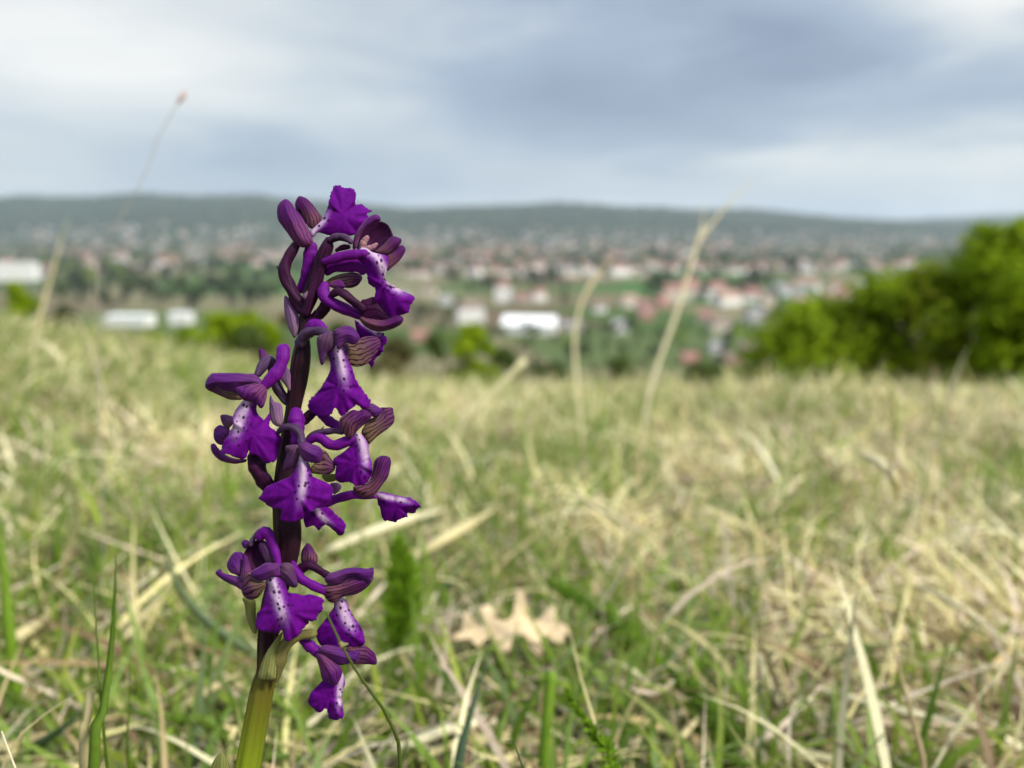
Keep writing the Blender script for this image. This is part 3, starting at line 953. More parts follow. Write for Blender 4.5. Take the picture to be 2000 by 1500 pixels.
# living blades, in patches and thicker on the left
GRN = [(0.135, 0.230, 0.016), (0.210, 0.320, 0.026), (0.085, 0.160, 0.018), (0.155, 0.215, 0.085), (0.290, 0.370, 0.035)]
n = 72000
x, y = scatter(n, 0.20, 6.5, 1)
k_ = 0.06 * np.clip((0.75 - np.hypot(x, y)) / 0.3, 0, 1) + vnoise(x, y, 3.2, 8) * 0.6 + vnoise(x, y, 9.0, 9) * 0.4 + 0.11 * np.clip(-x / (0.25 + 0.4 * y), -0.6, 1.2)
k_ = k_ - 0.05 * np.clip((x / (0.2 + y) - 0.1) * 3, 0, 1)
keep = (k_ > 0.46 + 0.05 * np.clip((np.hypot(x, y) - 0.7) / 0.8, 0, 1)) | (RNG.random(n) < 0.13)
r = np.hypot(x, y)
keep &= ~((r < 0.27) & (RNG.random(n) < 0.6))
x, y, k_, r = x[keep], y[keep], k_[keep], r[keep]; n = len(x)
far = np.clip((r - 0.25) / 1.6, 0.0, 1)
ln = RNG.uniform(0.035, 0.13, n) * (0.55 + 0.65 * far)
tip = palette(n, [(0.30, 0.27, 0.10), (0.18, 0.25, 0.055)], [0.35, 0.65])
blades('green_grass', np.stack([x, y, gz(x, y)], -1), RNG.uniform(0, 6.283, n), RNG.uniform(0.7, 1.52, n), RNG.uniform(0.1, 1.3, n),
       ln, RNG.uniform(0.0012, 0.0040, n), palette(n, GRN, [0.32, 0.24, 0.18, 0.14, 0.12]), RNG, 5, RNG.normal(0, 0.4, n), tip, M_GREEN)

# slope below the brow
n = 16000
x, y = scatter(n, 6.5, 60, 1, 0.8)
blades('slope_grass', np.stack([x, y, gz(x, y)], -1), RNG.uniform(0, 6.283, n), RNG.uniform(0.6, 1.5, n), RNG.uniform(0.2, 1.2, n),
       RNG.uniform(0.15, 0.4, n), RNG.uniform(0.012, 0.04, n), palette(n, GRN + STRAW, [0.14] * 4 + [0.1] + [0.1, 0.1, 0.05, 0.03, 0.04, 0.02]), RNG, 3, RNG.normal(0, 0.4, n), None, M_GREEN)

# ================================================================== THE ORCHID
PXM = 0.14 / F_PX                # metres per photograph pixel where the spike stands
ZM = {'Z1': (530, 350, 1500 / 170), 'Z2': (640, 390, 1500 / 180), 'Z3': (530, 490, 1500 / 180), 'Z4': (610, 540, 1500 / 210),
      'Z5': (395, 660, 1500 / 210), 'Z6': (590, 680, 7.5), 'Y1': (400, 780, 1500 / 220), 'Y2': (500, 800, 7.5), 'Y3': (630, 850, 1500 / 210),
      'Y4': (410, 1020, 1500 / 230), 'Y5': (550, 1040, 7.5), 'Y6': (560, 1200, 1500 / 220), 'Y7': (440, 1180, 1500 / 320), 'P': (0, 0, 1),
      'A2': (380, 640, 1500 / 420), 'A3': (380, 1000, 3.0)}


def zz(Z, pts):
    """drawing coordinates (several drawings may be chained) to a list of positions on the spike"""
    if isinstance(Z, str): Z = [(Z, pts)]
    out = []
    for k_, ps in Z:
        ox, oy, s = ZM[k_]
        out += [(ox + q[0] / s, oy + q[1] / s) for q in ps]
    return np.array(out)


def at_mm(xy, zmm):
    """(n,2) positions and (n,) heights in mm towards the lens -> world points"""
    xy = np.asarray(xy, float); dep = 0.14 - np.asarray(zmm, float) / 1000
    rx = (xy[:, 0] - 1000) / F_PX; ry = (750 - xy[:, 1]) / F_PX
    return CAM + dep[:, None] * (rx[:, None] * RGT + ry[:, None] * UPV + FWD)


# --- materials
def petal_uv(k):
    u = k.node('ShaderNodeUVMap', uv_map='mm')
    return u.outputs[0]


def lip_material():
    m, k = mat_new('lip_petal')
    uv = petal_uv(k)
    w = attr(k, 'white')
    n1 = k.noise(uv, 0.9, 4.0, 0.6); n2 = k.noise(uv, 5.0, 3.0, 0.6)
    base = k.mix(k.ss(n1, 0.25, 0.8), (0.096, 0.0010, 0.170), (0.175, 0.003, 0.268))
    ux0, uy0, _ = k.xyz(uv)
    vs_ = k.noise(k.comb(k.m('MULTIPLY', ux0, 0.35), k.m('MULTIPLY', uy0, 2.6), 0.0), 1.0, 4.0, 0.65, 0.6)
    f = k.m('ADD', 0.66, k.m('ADD', k.m('MULTIPLY', n2, 0.30), k.m('MULTIPLY', vs_, 0.46)))
    base = k.mix(1.0, base, k.comb(f, f, f), 'MULTIPLY')
    wn_ = k.m('ADD', w, k.m('MULTIPLY', k.m('SUBTRACT', k.noise(uv, 1.6, 4.0, 0.6), 0.5), 0.35))
    pale = k.mix(k.ss(wn_, 0.55, 1.1), (0.30, 0.105, 0.40), (0.64, 0.47, 0.62))
    c = k.mix(k.ss(wn_, 0.22, 0.95), base, pale)
    ux, uy, _ = k.xyz(uv)
    vor = k.node('ShaderNodeTexVoronoi', feature='F1')
    vor.inputs['Scale'].default_value = 1.0; vor.inputs['Randomness'].default_value = 0.62
    k.l.new(k.comb(k.m('MULTIPLY', ux, 0.98), k.m('MULTIPLY', uy, 1.15), 0.0), vor.inputs['Vector'])
    d_ = k.m('ADD', vor.outputs['Distance'], k.m('MULTIPLY', k.m('SUBTRACT', k.noise(uv, 4.0, 2.0), 0.5), 0.24))
    d_ = k.m('ADD', d_, k.m('MULTIPLY', k.xyz(vor.outputs['Color'])[1], 0.13))
    spot = k.m('SUBTRACT', 1.0, k.ss(d_, 0.27, 0.42))
    spot = k.m('MULTIPLY', spot, k.ss(w, 0.03, 0.15))
    c = k.mix(k.m('MULTIPLY', spot, 0.93), c, (0.040, 0.002, 0.060))
    leafy(k, c, 0.42, 0.6, 0.08, k.m('ADD', n2, k.m('MULTIPLY', k.noise(uv, 14.0, 2.0, 0.6), 0.6)), 0.45, 0.00025, sheen=0.10)
    return m


def vein_material(name, body, between, vein, mixu, vein_n=3.6, trans=0.35, strength=0.85):
    """sepals: veins that run from the foot to the tip"""
    m, k = mat_new(name)
    uv = petal_uv(k)
    uvn = k.node('ShaderNodeUVMap', uv_map='rel').outputs[0]
    un, vn, _ = k.xyz(uvn)
    wob = k.m('MULTIPLY', k.m('SUBTRACT', k.noise(uv, 0.6, 2.0, 0.5), 0.5), 0.5)
    ph = k.m('MULTIPLY', k.m('ADD', vn, wob), vein_n)
    tri = k.m('ABSOLUTE', k.m('SUBTRACT', k.m('FRACT', ph), 0.5))
    line = k.m('SUBTRACT', 1.0, k.ss(tri, 0.06, 0.22))
    n1 = k.noise(uv, 0.8, 4.0, 0.6)
    wash = k.m('ADD', k.m('MULTIPLY', k.m('SUBTRACT', n1, 0.5), 0.7), k.ss(un, mixu[0], mixu[1]))
    c = k.mix(wash, between, body)
    fine = k.noise(uv, 6.0, 3.0, 0.6)
    f = k.m('ADD', 0.78, k.m('MULTIPLY', fine, 0.44))
    c = k.mix(1.0, c, k.comb(f, f, f), 'MULTIPLY')
    fade = k.m('ADD', 0.70, k.m('MULTIPLY', k.ss(k.noise(uv, 1.3, 3.0, 0.6), 0.32, 0.62), 0.30))
    line = k.m('MULTIPLY', line, fade)
    c = k.mix(k.m('MULTIPLY', line, strength), c, vein)
    leafy(k, c, trans, 0.58, 0.10, k.m('ADD', k.m('MULTIPLY', line, -0.6), k.m('MULTIPLY', fine, 0.4)), 0.45, 0.0003, sheen=0.12)
    return m


M_LIP = lip_material()
M_SEP = vein_material('sepal_purple', (0.092, 0.010, 0.125), (0.140, 0.032, 0.115), (0.030, 0.004, 0.030), (0.25, 0.8), 3.4, 0.25, 0.75)
M_PETAL = vein_material('petal_violet', (0.080, 0.011, 0.125), (0.110, 0.026, 0.125), (0.040, 0.005, 0.060), (0.1, 0.7), 2.6, 0.25, 0.45)
M_DULL = vein_material('petal_grey_violet', (0.095, 0.030, 0.110), (0.115, 0.052, 0.100), (0.050, 0.012, 0.055), (0.1, 0.7), 2.2, 0.3, 0.4)
M_VEIN = vein_material('sepal_veined', (0.125, 0.030, 0.110), (0.190, 0.118, 0.072), (0.026, 0.002, 0.020), (0.15, 0.95), 3.0, 0.4, 0.96)
M_DARKV = vein_material('sepal_maroon', (0.085, 0.009, 0.100), (0.150, 0.052, 0.085), (0.016, 0.001, 0.013), (0.2, 0.85), 3.2, 0.3, 0.85)
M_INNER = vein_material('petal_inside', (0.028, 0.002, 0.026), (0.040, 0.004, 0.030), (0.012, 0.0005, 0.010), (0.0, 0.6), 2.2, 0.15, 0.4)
M_BRACT = vein_material('bract_violet', (0.185, 0.085, 0.225), (0.260, 0.150, 0.215), (0.110, 0.040, 0.140), (0.0, 1.0), 2.4, 0.35, 0.5)
M_BRACTG = vein_material('bract_green', (0.200, 0.215, 0.055), (0.255, 0.265, 0.085), (0.110, 0.105, 0.030), (0.0, 1.0), 3.0, 0.35, 0.5)


def tube_material(name, c0, c1, streak=0.5, rough=0.52, spec=0.10, warm=None):
    m, k = mat_new(name)
    al, ar = attr(k, 'along'), attr(k, 'around')
    pos = objpos(k)
    st = k.noise(k.comb(k.m('MULTIPLY', ar, 24.0), k.m('MULTIPLY', al, 2.5), 0.0), 1.0, 4.0, 0.6)
    fine = k.noise(pos, 2600.0, 3.0, 0.6)
    c = k.mix(k.ss(st, 0.3, 0.7), c0, c1)
    f = k.m('ADD', 0.75, k.m('MULTIPLY', fine, 0.5))
    c = k.mix(1.0, c, k.comb(f, f, f), 'MULTIPLY')
    leafy(k, c, 0.05, rough, spec, k.m('ADD', fine, k.m('MULTIPLY', st, streak)), 0.4, 0.0003)
    return m


M_SPUR = tube_material('spur_purple', (0.072, 0.0015, 0.120), (0.130, 0.005, 0.185))
M_OVARY = tube_material('ovary_maroon', (0.011, 0.0015, 0.009), (0.042, 0.006, 0.034))
M_OVG = tube_material('ovary_grey', (0.032, 0.010, 0.040), (0.080, 0.045, 0.090))
M_OVGREEN = tube_material('ovary_olive', (0.105, 0.095, 0.028), (0.150, 0.135, 0.045))
M_COLUMN = tube_material('column_pale', (0.20, 0.075, 0.125), (0.30, 0.17, 0.16))

m, k = mat_new('stem_skin')
al, ar = attr(k, 'along'), attr(k, 'around')
st = k.noise(k.comb(k.m('MULTIPLY', ar, 30.0), k.m('MULTIPLY', al, 3.0), 0.0), 1.0, 4.0, 0.6)
st2 = k.noise(k.comb(k.m('MULTIPLY', ar, 9.0), k.m('MULTIPLY', al, 5.0), 2.0), 1.0, 3.0, 0.6)
grn = k.mix(st, (0.115, 0.160, 0.006), (0.190, 0.235, 0.014))
drk = k.mix(st, (0.008, 0.002, 0.005), (0.030, 0.008, 0.016))
hh = k.m('ADD', al, k.m('MULTIPLY', k.m('SUBTRACT', st2, 0.5), 0.06))
mid = k.mix(st, (0.080, 0.070, 0.008), (0.130, 0.120, 0.014))
STEM_RAMP = (k, hh, grn, mid, drk, st)
M_STEM = m

# --- the plant
stem_xyw = [(388, 2330, 30), (400, 2180, 30), (418, 2000, 29), (437, 1800, 27), (462, 1620, 25), (483, 1500, 23.5), (511, 1350, 22), (521, 1310, 19), (523, 1250, 19), (533, 1180, 21),
            (553, 1110, 22), (562, 1067, 24), (562, 1030, 26), (557, 960, 22), (562, 880, 17), (573, 800, 14.5), (583, 740, 18), (590, 690, 17), (594, 645, 9.5), (596, 600, 10), (606, 560, 9), (618, 520, 7)]
sa = np.array(stem_xyw, float)
zoff = np.interp(sa[:, 1], [500, 1400, 2330], [-1.5, -1.5, -6])
sw = at_mm(sa[:, :2], zoff)
foot = sw[0].copy(); foot[2] = float(gz(foot[0], foot[1])) - 0.01
orchid = empty('orchid', (sw[0][0], sw[0][1], float(gz(sw[0][0], sw[0][1]))))
tag(orchid, 'purple wild orchid in flower, standing sharp in front of the meadow', 'orchid')
OL = np.array(orchid.location)
path = catmull(np.vstack([np.append(foot, 31), np.column_stack([sw, sa[:, 2]])]), 120)
# catmull() measures x, y only when more than three columns: keep the radius aligned with the centre line
spy = np.interp(np.arange(120), np.arange(120), 750 - ((path[:, :3] - CAM) @ UPV) / ((path[:, :3] - CAM) @ FWD) * F_PX)
sl_ = np.concatenate([[0], np.cumsum(np.linalg.norm(np.diff(path[:, :3], axis=0), axis=1))]); sl_ /= sl_[-1]
k, hh, grn, mid, drk, st = STEM_RAMP


def stem_at(py): return float(np.interp(-py, -spy, sl_))


c = k.mix(k.ss(hh, stem_at(1500), stem_at(1340)), grn, mid)
c = k.mix(k.ss(hh, stem_at(1375), stem_at(1235)), c, drk)
fine = k.noise(objpos(k), 1800.0, 3.0, 0.6)
leafy(k, c, 0.08, 0.45, 0.14, k.m('ADD', st, k.m('MULTIPLY', fine, 0.3)), 0.5, 0.0004)
stem_o = put('stem', tube_mesh('stem', path[:, :3] - OL, path[:, 3] * PXM, 28, 7, 0.075, 1.2, (False, True)), M_STEM, orchid)


def closed_curve(P, sub=4, tension=0.5):
    """smooth closed curve through the traced points"""
    P0, P1, P2, P3 = np.roll(P, 1, 0), P, np.roll(P, -1, 0), np.roll(P, -2, 0)
    out = []
    for u in np.arange(sub) / sub:
        t1, t2 = tension * (P2 - P0), tension * (P3 - P1)
        out.append((2 * u ** 3 - 3 * u ** 2 + 1) * P1 + (u ** 3 - 2 * u ** 2 + u) * t1 + (3 * u ** 2 - 2 * u ** 3) * P2 + (u ** 3 - u ** 2) * t2)
    return np.stack(out, 1).reshape(-1, 2)


def poly_inside(P, q):
    x, y = q[:, 0], q[:, 1]
    c = np.zeros(len(q), bool)
    for a, b in zip(P, np.roll(P, -1, 0)):
        cond = ((a[1] > y) != (b[1] > y))
        xi = (b[0] - a[0]) * (y - a[1]) / (b[1] - a[1] + 1e-12) + a[0]
        c ^= cond & (x < xi)
    return c


def seg_dist(P, q, closed=True):
    """distance of points q to a polyline, with the parameter and signed side"""
    A = P; Bq = np.roll(P, -1, 0)
    if not closed: A, Bq = P[:-1], P[1:]
    best = np.full(len(q), 1e9); tt = np.zeros(len(q)); sg = np.zeros(len(q))
    Ls = np.linalg.norm(Bq - A, axis=1); cum = np.concatenate([[0], np.cumsum(Ls)])
    for i, (a, b) in enumerate(zip(A, Bq)):
        ab = b - a; L2 = ab @ ab + 1e-12
        s = np.clip(((q - a) @ ab) / L2, 0, 1)
        pr = a + s[:, None] * ab
        dd = np.linalg.norm(q - pr, axis=1)
        mk = dd < best
        best[mk] = dd[mk]; tt[mk] = (cum[i] + s * Ls[i])[mk]
        cr = ab[0] * (q[:, 1] - a[1]) - ab[1] * (q[:, 0] - a[0])
        sg[mk] = np.sign(cr)[mk]
    return best, tt, sg, cum[-1]


PRNG = np.random.default_rng(5)


def patch(name, par, Z, *rest, **kw):
    if isinstance(Z, list): rest = (None,) + rest
    return patch_(name, par, Z, *rest, **kw)


def patch_(name, par, Z, pts, mid, mat, z0=0.0, z1=0.0, dome=0.6, fold=0.0, teeth=0.0, rip=0.0, white=None, thick=0.2, step=3.2, woff=0.0, label=None):
    """a petal: outline with a midline from foot to tip, its depth curved by tilt (z0 to z1), dome and fold (mm)"""
    P = zz(Z, pts) if not isinstance(Z, list) else zz(Z, None)
    M = catmull(zz(*mid) if isinstance(mid, tuple) else zz(mid, None), 14)
    P = closed_curve(P, 4, 0.38 if teeth else 0.5)
    # even spacing along the edge
    Q = np.vstack([P, P[:1]]); L = np.concatenate([[0], np.cumsum(np.linalg.norm(np.diff(Q, axis=0), axis=1))])
    nb = max(16, int(L[-1] / (step * 0.8)))
    s = np.linspace(0, L[-1], nb, endpoint=False)
    E = np.stack([np.interp(s, L, Q[:, 0]), np.interp(s, L, Q[:, 1])], -1)
    if teeth:
        T = np.roll(E, -1, 0) - np.roll(E, 1, 0); T /= np.linalg.norm(T, axis=1)[:, None] + 1e-9
        N = np.stack([T[:, 1], -T[:, 0]], -1)
        j = PRNG.normal(size=nb) * teeth * 0.75
        _, tt_, _, ml = seg_dist(M, E, False)
        E = E + N * (j * np.clip(tt_ / ml * 2.2 - 0.5, 0, 1))[:, None]
    lo, hi = E.min(0), E.max(0)
    g = []
    yy = lo[1]; row = 0
    while yy < hi[1]:
        xs = np.arange(lo[0] + (row % 2) * step / 2, hi[0], step)
        g.append(np.stack([xs, np.full(len(xs), yy)], -1)); yy += step * 0.866; row += 1
    G = np.vstack(g); G = G[poly_inside(E, G)]
    if len(G):
        dd, _, _, _ = seg_dist(E, G)
        G = G[dd > step * 0.5]
    A = np.vstack([E, G]) if len(G) else E
    rv, re, rf, *_ = geometry.delaunay_2d_cdt([Vector((float(a), float(b))) for a, b in A], [], [list(range(nb))], 1, 1e-4)
    A = np.array([(v.x, v.y) for v in rv])
    ed, _, _, _ = seg_dist(E, A)
    ax = M[-1] - M[0]; ml = np.linalg.norm(ax); ax /= ml
    pr = np.array((-ax[1], ax[0]))
    mu, mv = (M - M[0]) @ ax, (M - M[0]) @ pr
    mo = np.argsort(mu)
    tt = (A - M[0]) @ ax
    v = (A - M[0]) @ pr - np.interp(tt, mu[mo], mv[mo])
    tn = np.clip(tt / ml, 0, 1)
    dist = np.abs(v)
    bins = np.clip((tn * 10).astype(int), 0, 9)
    half = np.array([max(dist[bins == b].max() if (bins == b).any() else 0, 4.0) for b in range(10)])
    half = np.convolve(np.pad(half, 1, 'edge'), [0.25, 0.5, 0.25], 'valid')
    hw = np.interp(tn * 10 - 0.5, np.arange(10), half)
    vn = np.clip(v / hw, -1.2, 1.2)
    Rm = max(ed.max(), 1e-3)
    q = np.clip(ed / Rm, 0, 1)
    z = z0 + (z1 - z0) * tn + dome * 0.62 * (0.8 * np.sin(0.5 * np.pi * q) + 0.2 * np.sqrt(np.clip(1 - (1 - q) ** 2, 0, 1))) + 0.22 * dome * np.exp(-(vn / 0.22) ** 2) * q - fold * 1.25 * np.abs(vn) ** 1.4
    if rip:
        # the rim is ruffled: waves that run across the edge and die out inwards
        cx, cy = A.mean(0)
        an = np.arctan2(A[:, 1] - cy, A[:, 0] - cx)
        p1, p2, p3 = PRNG.random(3) * 6.283
        rf_ = np.sin(5 * an + p1) + 0.7 * np.sin(9 * an + p2) + 0.4 * np.sin(16 * an + p3)
        z = z + rip * 0.6 * rf_ * (1 - q) ** 1.3 * np.clip(tn * 2 - 0.2, 0, 1)
    Wd = at_mm(A, z)
    Lp = np.array(par['_loc'])
    me = bpy.data.meshes.new(name)
    faces = [list(f) for f in rf]
    # faces look towards the lens
    fixed = []
    for f in faces:
        a, b, c = (A[i] for i in f[:3])
        cr = (b[0] - a[0]) * (c[1] - a[1]) - (b[1] - a[1]) * (c[0] - a[0])
        fixed.append(f if cr < 0 else f[::-1])
    me.from_pydata((Wd - Lp).tolist(), [], fixed)
    me.polygons.foreach_set('use_smooth', [True] * len(fixed))
    u1 = me.uv_layers.new(name='mm'); u2 = me.uv_layers.new(name='rel')
    li = np.zeros(len(me.loops), np.int32); me.loops.foreach_get('vertex_index', li)
    off = PRNG.random(2) * 40
    mm = PXM * 1000
    u1.data.foreach_set('uv', np.stack([tt * mm + off[0], v * mm + off[1]], -1)[li].astype(np.float32).ravel())
    u2.data.foreach_set('uv', np.stack([tn, vn], -1)[li].astype(np.float32).ravel())
    if white is not None:
        w0, t0, t1 = white; w0 = w0 * 0.95
        wv = np.exp(-((v - woff) / w0) ** 2) * (1 - np.clip((tn - t0) / max(t1 - t0, 1e-3), 0, 1) ** 1.5)
        set_attr(me, 'white', wv)
    o = put(name, me, mat, par['_o'])
    sd_ = o.modifiers.new('thickness', 'SOLIDIFY'); sd_.thickness = thick / 1000; sd_.offset = -1
    if label: o['label'] = label
    return o


def tube(name, par, Z, *rest, **kw):
    if isinstance(Z, list): rest = (None,) + rest
    return tube_(name, par, Z, *rest, **kw)


def tube_(name, par, Z, pts, rad, mat, z=0.0, ridges=0, depth=0.1, twist=3.0, sides=16, ends=(True, True), flat=1.0):
    P = zz(Z, pts) if not isinstance(Z, list) else zz(Z, None)
    n = len(P)
    r = np.full(n, float(rad)) if np.isscalar(rad) else np.array(rad, float)
    if len(r) != n: r = np.interp(np.linspace(0, 1, n), np.linspace(0, 1, len(r)), r)
    zs = np.full(n, float(z)) if np.isscalar(z) else np.interp(np.linspace(0, 1, n), np.linspace(0, 1, len(z)), z)
    C = catmull(np.column_stack([P, zs * 10, r]), 26)
    wv_ = np.linspace(0, 1, 26); p_ = PRNG.random(3) * 6.283
    C[:, 3] *= 1 + 0.055 * np.sin(wv_ * 7 + p_[0]) + 0.045 * np.sin(wv_ * 15 + p_[1]) + 0.025 * np.sin(wv_ * 29 + p_[2])
    if not ridges: ridges, depth, twist = 3, 0.055, 0.8
    Wp = at_mm(C[:, :2], C[:, 2] / 10)
    Lp = np.array(par['_loc'])
    return put(name, tube_mesh(name, Wp - Lp, np.maximum(C[:, 3], 0.6) * PXM, sides, ridges, depth, twist, ends, flat), mat, par['_o'])


def flower(px, py, z, label):
    w = at_mm(np.array([(px, py)], float), np.array([z]))[0]
    o = empty('flower', w - OL, orchid)
    o['label'] = label
    return {'_o': o, '_loc': w}


ORC = {'_o': orchid, '_loc': OL}

# A  topmost on the left, lip turned up
f = flower(600, 470, -2, 'topmost flower with its lip raised against the sky')
tube('spur', f, 'Z3', [(650, -60), (640, 60), (615, 220), (580, 380), (520, 520), (470, 620)], [13.5, 14, 13, 12.5, 11, 9], M_SPUR, [-2.5, -3.5])
tube('ovary', f, [('Z3', [(520, 960), (410, 790), (300, 590), (225, 400), (222, 240), (275, 100), (350, -10)]), ('Z1', [(430, 1140)])], [11, 12, 12.5, 12, 11.5, 10, 9, 8], M_OVARY, [-1.5, -1, -1.5], 3, 0.12, 5)
patch('petal', f, 'Z1', [(410, 470), (425, 380), (490, 420), (570, 560), (610, 700), (600, 780), (500, 680), (440, 560)], ('Z1', [(600, 770), (430, 420)]), M_INNER, -3.5, -4.5, 0.5)
patch('sepal', f, 'Z1', [(480, 290), (540, 300), (620, 340), (720, 440), (810, 560), (870, 650), (850, 740), (760, 830), (700, 860), (620, 800), (570, 680), (510, 560), (450, 520), (412, 470), (412, 400), (440, 330)],
      ('Z1', [(720, 860), (640, 560), (480, 290)]), M_DARKV, -3, -4, 0.8, label='upright veined sepal turned edge to the sky')
patch('lip', f, [('Z1', [(1110, 100), (1190, 110), (1250, 142), (1370, 150), (1440, 190), (1460, 260), (1450, 400), (1470, 432)]), ('Z2', [(520, 70), (580, 80), (630, 130), (720, 175), (660, 210), (640, 240), (665, 290), (600, 400), (480, 560), (300, 590)]),
                 ('Z1', [(1250, 985), (1000, 970), (900, 940), (800, 920), (745, 985), (690, 1000), (665, 900), (740, 830), (850, 725), (900, 650), (955, 540), (1000, 350), (1040, 200), (1070, 130)])],
      ('Z1', [(690, 940), (900, 680), (1010, 480), (1120, 110)]), M_LIP, -1.2, -2.6, 1.3, 0.8, 1.0, 0.6, (13, 0.25, 0.75))
patch('sepal', f, 'Z1', [(240, 340), (290, 358), (350, 415), (400, 490), (500, 620), (590, 760), (680, 930), (715, 1050), (690, 1130), (620, 1170), (520, 1175), (430, 1125), (350, 1040), (270, 920), (170, 790), (110, 680), (95, 560), (110, 460), (160, 385)],
      ('Z1', [(570, 1180), (380, 800), (215, 350)]), M_SEP, -0.5, -1.0, 1.7)

# B  top right, hood open towards the light
f = flower(715, 470, 0, 'flower at the top right with its hood gaping open')
tube('ovary', f, [('Z3', [(560, 1000), (640, 780), (730, 520), (800, 260), (840, 80)]), ('Z1', [(960, 1150), (1000, 1050)]), ('Z2', [(90, 640), (200, 620), (320, 650)])], [11, 12, 12, 12, 12, 12, 9, 6.5, 6, 5], M_OVARY, [-0.5, 0.5, 1.2], 3, 0.1, 4)
tube('stigma', f, 'Z2', [(150, 820), (240, 780), (335, 770)], [4, 5.5, 5], M_OVARY, 0.6)
tube('ovary_rim', f, 'Z2', [(35, 650), (90, 605), (200, 590), (300, 620), (372, 685)], [3.5, 5.5, 6, 6, 5], M_OVG, 1.8)
patch('lip_lobe', f, 'Z2', [(-20, 1060), (150, 985), (350, 950), (560, 960), (660, 1060), (640, 1180), (560, 1230), (480, 1180), (380, 1180), (250, 1180), (120, 1180), (0, 1240), (-60, 1180)], ('Z2', [(640, 1060), (0, 1140)]), M_SPUR, 0.0, -1.0, 0.7)
patch('petal', f, 'Z2', [(480, 800), (500, 640), (600, 500), (700, 410), (800, 362), (890, 365), (975, 415), (1025, 500), (1060, 620), (1010, 720), (900, 800), (800, 850), (640, 830)], ('Z2', [(560, 820), (760, 600), (960, 400)]), M_INNER, -2.2, -2.6, -1.2, label='dark hollow inside of the hood')
patch('sepal', f, 'Z2', [(940, 900), (1050, 830), (1170, 745), (1240, 755), (1268, 820), (1230, 910), (1160, 1000), (1060, 1090), (975, 1160), (930, 1090), (920, 980)], ('Z2', [(920, 1010), (1080, 910), (1250, 790)]), M_DARKV, -1.4, -2.2, 0.8)
patch('sepal', f, 'Z2', [(770, 850), (900, 740), (1040, 600), (1140, 612), (1205, 650), (1165, 750), (1080, 810), (980, 890), (860, 900)], ('Z2', [(800, 870), (960, 790), (1190, 650)]), M_DARKV, -0.8, -1.5, 0.8)
tube('column', f, 'Z2', [(560, 800), (580, 700), (640, 620)], [6, 7.5, 5], M_COLUMN, -0.4)
tube('column', f, 'Z2', [(640, 800), (720, 780), (790, 730)], [6, 6, 3.5], M_COLUMN, -0.2)
patch('sepal', f, 'Z2', [(405, 800), (420, 640), (470, 510), (560, 390), (640, 300), (740, 245), (820, 250), (868, 310), (850, 350), (780, 375), (680, 445), (585, 530), (510, 640), (475, 780)], ('Z2', [(430, 790), (560, 470), (850, 300)]), M_SEP, 0.6, 0.9, 1.0, label='arched upper sepal of the open hood')
tube('spur', f, 'Z2', [(-50, 1005), (80, 970), (200, 930), (330, 905), (470, 890), (600, 880)], [7, 9, 9, 9, 9.5, 9], M_SPUR, [1.2, 2.0])
patch('lip', f, [('Z2', [(470, 820), (560, 778), (640, 790), (720, 850), (830, 880), (950, 905), (988, 950), (985, 1060), (960, 1150), (925, 1230)]), ('Z4', [(1000, 5), (1040, 65), (1120, 130), (1250, 185), (1350, 240), (1432, 298), (1400, 360), (1362, 420), (1350, 490), (1300, 520), (1240, 540), (1160, 560), (1120, 610), (1060, 590), (960, 500), (880, 360), (862, 280), (880, 200), (850, 140), (790, 105), (762, 0)]),
                 ('Z2', [(740, 1395), (670, 1330), (640, 1225), (600, 1160), (580, 1060), (500, 980), (440, 900)])],
      [('Z2', [(560, 800), (760, 920), (900, 1180)]), ('Z4', [(1090, 110), (1240, 230), (1410, 310)])], M_LIP, 2.0, 1.0, 1.6, 0.6, 1.0, 0.7, (16, 0.72, 1.0), woff=-4)

# C  right, seen from behind
f = flower(700, 600, -1, 'flower seen from behind below the open hood')
patch('lip', f, 'Z4', [(590, 600), (640, 620), (740, 700), (830, 740), (930, 770), (1000, 800), (1042, 880), (1030, 940), (990, 960), (985, 1040), (905, 1125), (865, 1170), (850, 1245), (815, 1275), (798, 1220), (740, 1205), (690, 1100), (650, 900), (612, 740)],
      ('Z4', [(700, 640), (900, 790), (1030, 880)]), M_LIP, -4.5, -4.0, 0.6, 0.2, 1.2, 0.5, (9, 0.6, 1.0))
tube('spur', f, 'Z3', [(870, 570), (850, 680), (910, 790), (1040, 880), (1200, 950), (1350, 1010), (1460, 1050)], [9, 13, 13, 12, 11, 10, 9], M_SPUR, [0.5, 0.5, -0.5])
tube('ovary', f, 'Z3', [(640, 1160), (740, 1060), (860, 930), (930, 850)], [9, 11, 11, 9], M_OVARY, [-1.5, -1.0], 3, 0.14, 3)
patch('sepal', f, 'Z4', [(680, 340), (750, 315), (860, 283), (970, 330), (1060, 450), (1130, 560), (1100, 620), (960, 650), (800, 650), (680, 630), (645, 520)], ('Z4', [(650, 470), (880, 430), (1130, 570)]), M_INNER, 0.2, 0.6, 0.9)
patch('sepal', f, 'Z4', [(660, 560), (760, 580), (880, 600), (1000, 605), (1120, 560), (1200, 533), (1262, 570), (1270, 620), (1220, 680), (1110, 735), (960, 770), (850, 755), (760, 715), (690, 650)], ('Z4', [(660, 580), (960, 690), (1265, 600)]), M_DARKV, 0.8, 0.6, 1.6)
tube('ovary', f, 'Z3', [(1010, 700), (1080, 665), (1160, 690), (1280, 780), (1400, 870), (1490, 940)], [7, 9, 9, 8, 8, 8], M_OVARY, [1.5, 2.0, 1.5], 3, 0.1, 3)
